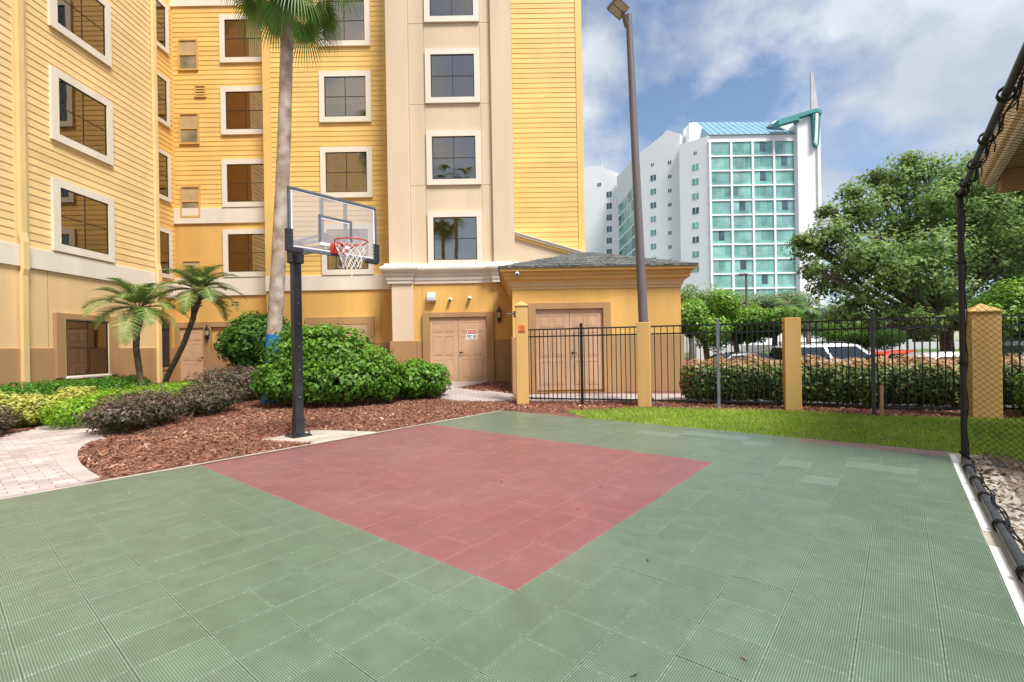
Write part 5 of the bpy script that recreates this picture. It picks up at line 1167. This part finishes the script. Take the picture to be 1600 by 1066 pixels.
bgtree('bright green bushy tree behind the flat-topped fence pillar', 1203, 512, 25, 1.35, 1.15, 'bright', 12000, .15, 2.2)
bgtree('thin dark tree rising above the bright trees by the storage roof', 1078, 468, 34, 1.6, 2.2, 'oak', 7000, .17, 2.8, gap=(2.2,-.1))
bgtree('sparse dark tree in front of the hotel glass, above the bright trees', 1140, 476, 38, 2.0, 1.6, 'oak', 8000, .17, 3.7, gap=(2.0,-.1))
bgtree('wide grey olive tree in front of the hotel base', 1208, 474, 40, 2.6, 1.7, 'olive', 14000, .18, 4.1)
bgtree('pale olive tree low beside the oak', 1290, 500, 42, 2.6, 1.5, 'olive', 11000, .18, 4.6)
bgtree('yellow green bushy tree beneath the oak branches', 1345, 520, 33, 2.2, 1.3, 'bright', 12000, .16, 5.2)
bgtree('dark bushy tree at the far end of the parking lot', 1430, 515, 46, 3.6, 1.8, 'oak', 13000, .2, 5.8)
bgtree('bright green tree behind the net and capped pillar', 1590, 480, 17, 1.6, 1.8, 'bright', 15000, .14, 6.3)
bgtree('large dark tree behind the net beneath the pavilion eave', 1625, 335, 26, 4.6, 4.6, 'oak', 26000, .2, 6.9, .3)
def far_palm(label, px, pyb, d):
    c = D(px, pyb, d); th = thing('cabbage_palm', label, 'palm tree', (c.x, c.y, -.45), 'cabbage palms beyond the fence'); h = c.z+.45
    MB().tube([(0,0,-.1), (.05,0,h*.5), (0,0,h)], [.2,.17,.15], 8).build('trunk', M['palmbark'], th)
    for i in range(16): fan_frond(Vector((0,0,h)), i*2.4, rad(70)-rad(110)*(i+.5)/16, .8, .8, LM['fan'], th)
far_palm('short palm between the olive tree and flat-topped pillar', 1233, 476, 34)
far_palm('short palm standing just left of the oak crown', 1262, 480, 37)

# ================================================================ CARS, FAR WALL
def car(label, loc, rz, paint, kind='sedan', name='parked_car'):
    th = thing(name, label, 'car', loc, 'cars parked beyond the hedge', rz)
    if kind == 'suv': L_, H, hood, belt, w_ = 4.6, 1.74, .98, 1.08, .92; gl_ = [(-2.18,1.06),(-1.98,1.66),(-.1,1.74),(.55,1.68),(1.30,1.06)]
    elif kind == 'pickup': L_, H, hood, belt, w_ = 5.4, 1.80, 1.10, 1.10, .96; gl_ = [(-.55,1.08),(-.45,1.72),(.1,1.80),(.75,1.74),(1.40,1.08)]
    else: L_, H, hood, belt, w_ = 4.6, 1.45, .86, .92, .89; gl_ = [(-1.75,.92),(-.95,1.38),(-.2,1.45),(.35,1.42),(1.25,.90)]
    h2 = L_/2
    prof = [(-h2,.42),(-h2+.03,.70),(-h2+.10,belt-.04),(-h2+.5,belt),(1.15,belt),(h2-.35,hood-.14),(h2-.08,hood-.28),(h2,.52),(h2-.05,.28),(-h2+.1,.26)]
    def loft(pr, w0, w1, zlo, zhi):
        mb = MB(); n_ = len(pr)
        def ww(z): f = max(0, min(1, (z-zlo)/(zhi-zlo))); return w0+(w1-w0)*f
        for s_ in (-1, 1): mb.v += [(x, s_*ww(z), z) for x, z in pr]
        mb.f += [tuple(range(n_)), tuple(range(2*n_-1, n_-1, -1))]
        for i in range(n_): j = (i+1) % n_; mb.f.append((i, j, n_+j, n_+i))
        return mb
    body = loft(prof, w_, w_-.05, .3, belt).build('body', paint, th, bevel=.05, smooth=True)
    cab = [(gl_[0][0], belt-.02)]+gl_[1:-1]+[(gl_[-1][0], belt-.02)]
    cabin = loft(cab, w_-.06, w_-.24, belt, H).build('cabin', paint, th, bevel=.03, smooth=True)
    zl, zh = belt+.05, H-.13
    def at(zz, i, j): (xa, za), (xb, zb) = gl_[i], gl_[j]; return xa+(xb-xa)*(zz-za)/(zb-za)
    wl_ = lambda z: w_-.06-.18*max(0, min(1, (z-belt)/(H-belt)))
    for s_ in (-1, 1):
        for f0, f1 in ((.03,.47), (.51,.97)):
            mb = MB(); P_ = []
            for z, zf in ((zl, 0), (zh, 1)):
                xa, xb = at(z, 0, 1)+.10, at(z, len(gl_)-1, len(gl_)-2)-.10
                P_.append([(xa+(xb-xa)*f, s_*(wl_(z)+o_), z) for o_ in (-.02, .006) for f in (f0, f1)])
            a, b = P_; mb.quadbox([a[0], a[1], a[3], a[2], b[0], b[1], b[3], b[2]]); mb.build('side_window', M['carglass'], cabin)
    for i, j, nm in ((0,1,'rear_window'), (len(gl_)-1, len(gl_)-2, 'windscreen')):
        sg_ = -1 if i == 0 else 1; pts = []
        for z in (zl, zh-.02):
            x = at(z, i, j); wz = wl_(z)-.09; pts.append([(x+sg_*o_, s_*wz, z) for o_ in (-.03, .012) for s_ in (-1, 1)])
        a, b = pts; MB().quadbox([a[0], a[1], a[3], a[2], b[0], b[1], b[3], b[2]]).build(nm, M['carglass'], cabin)
    for s_ in (-1, 1):
        MB().box(-h2-.012, -h2+.16, s_*(w_-.20)-.14, s_*(w_-.20)+.14, belt-.24, belt-.09).build('tail_lamp', M['lens_red'], th, bevel=.02)
        MB().box(h2-.26, h2-.02, s_*(w_-.22)-.16, s_*(w_-.22)+.16, hood-.32, hood-.20).build('headlight', M['lens_clear'], th, bevel=.02)
        for x in (-h2+.85, h2-.88):
            wh = MB().tube([(x, s_*(w_-.20), .33), (x, s_*(w_+.005), .33)], .33, 20).build('wheel', M['tyre'], th); MB().tube([(x, s_*(w_-.02), .33), (x, s_*(w_+.015), .33)], .21, 14).build('rim', M['rimsilver'], wh)
    if kind == 'suv':
        for s_ in (-1, 1): MB().tube([(-1.7, s_*.62, H-.10), (-1.5, s_*.62, H+.03), (.1, s_*.62, H+.05), (.3, s_*.62, H-.02)], .02, 6).build('roof_rail', M['blackmetal'], cabin)
    return th
def paint(n_, c): return mat(n_, c, .25, .02, 1, spec=.6, coat=.6)
red = paint('car_red', (.50,.02,.035)); wht = paint('car_white', (.70,.71,.73)); blk = paint('car_black', (.014,.016,.025)); org = paint('car_orange_red', (.55,.07,.03)); gry = paint('car_grey', (.10,.11,.12))
def cpos(px, d): q = D(px, 545, d); return (q.x, q.y, -.443)
car('red car parked against the end of the storage building', cpos(1030,16.2), rad(2), red, 'sedan')
car('black car parked behind the leafy hedge beside the red car', cpos(1165,19.5), rad(4), blk, 'sedan')
car('white sport utility car with red tail lamp behind the hedge', cpos(1300,19.0), rad(-2), wht, 'suv')
car('orange red car parked between the white cars', cpos(1392,18.5), rad(14), org, 'sedan')
car('white sedan parked under the oak tree', cpos(1465,14.4), rad(172), wht, 'sedan')
car('dark grey car seen through the net behind the capped pillar', cpos(1600,15.0), rad(185), gry, 'suv')
fw_ = athing('boundary_wall', 'long low white wall at the far edge of the parking lot', 'wall', (24, 36, -.45))
for i in range(9):
    x = 14+i*3.2; MB().box(x, x+3.17, 36, 36.2, -.5, 1.20).build('panel', M['wallfar'], fw_, bevel=.01); MB().box(x-.12, x+.14, 35.9, 36.3, -.5, 1.42).build('post', M['wallfar'], fw_, bevel=.01)
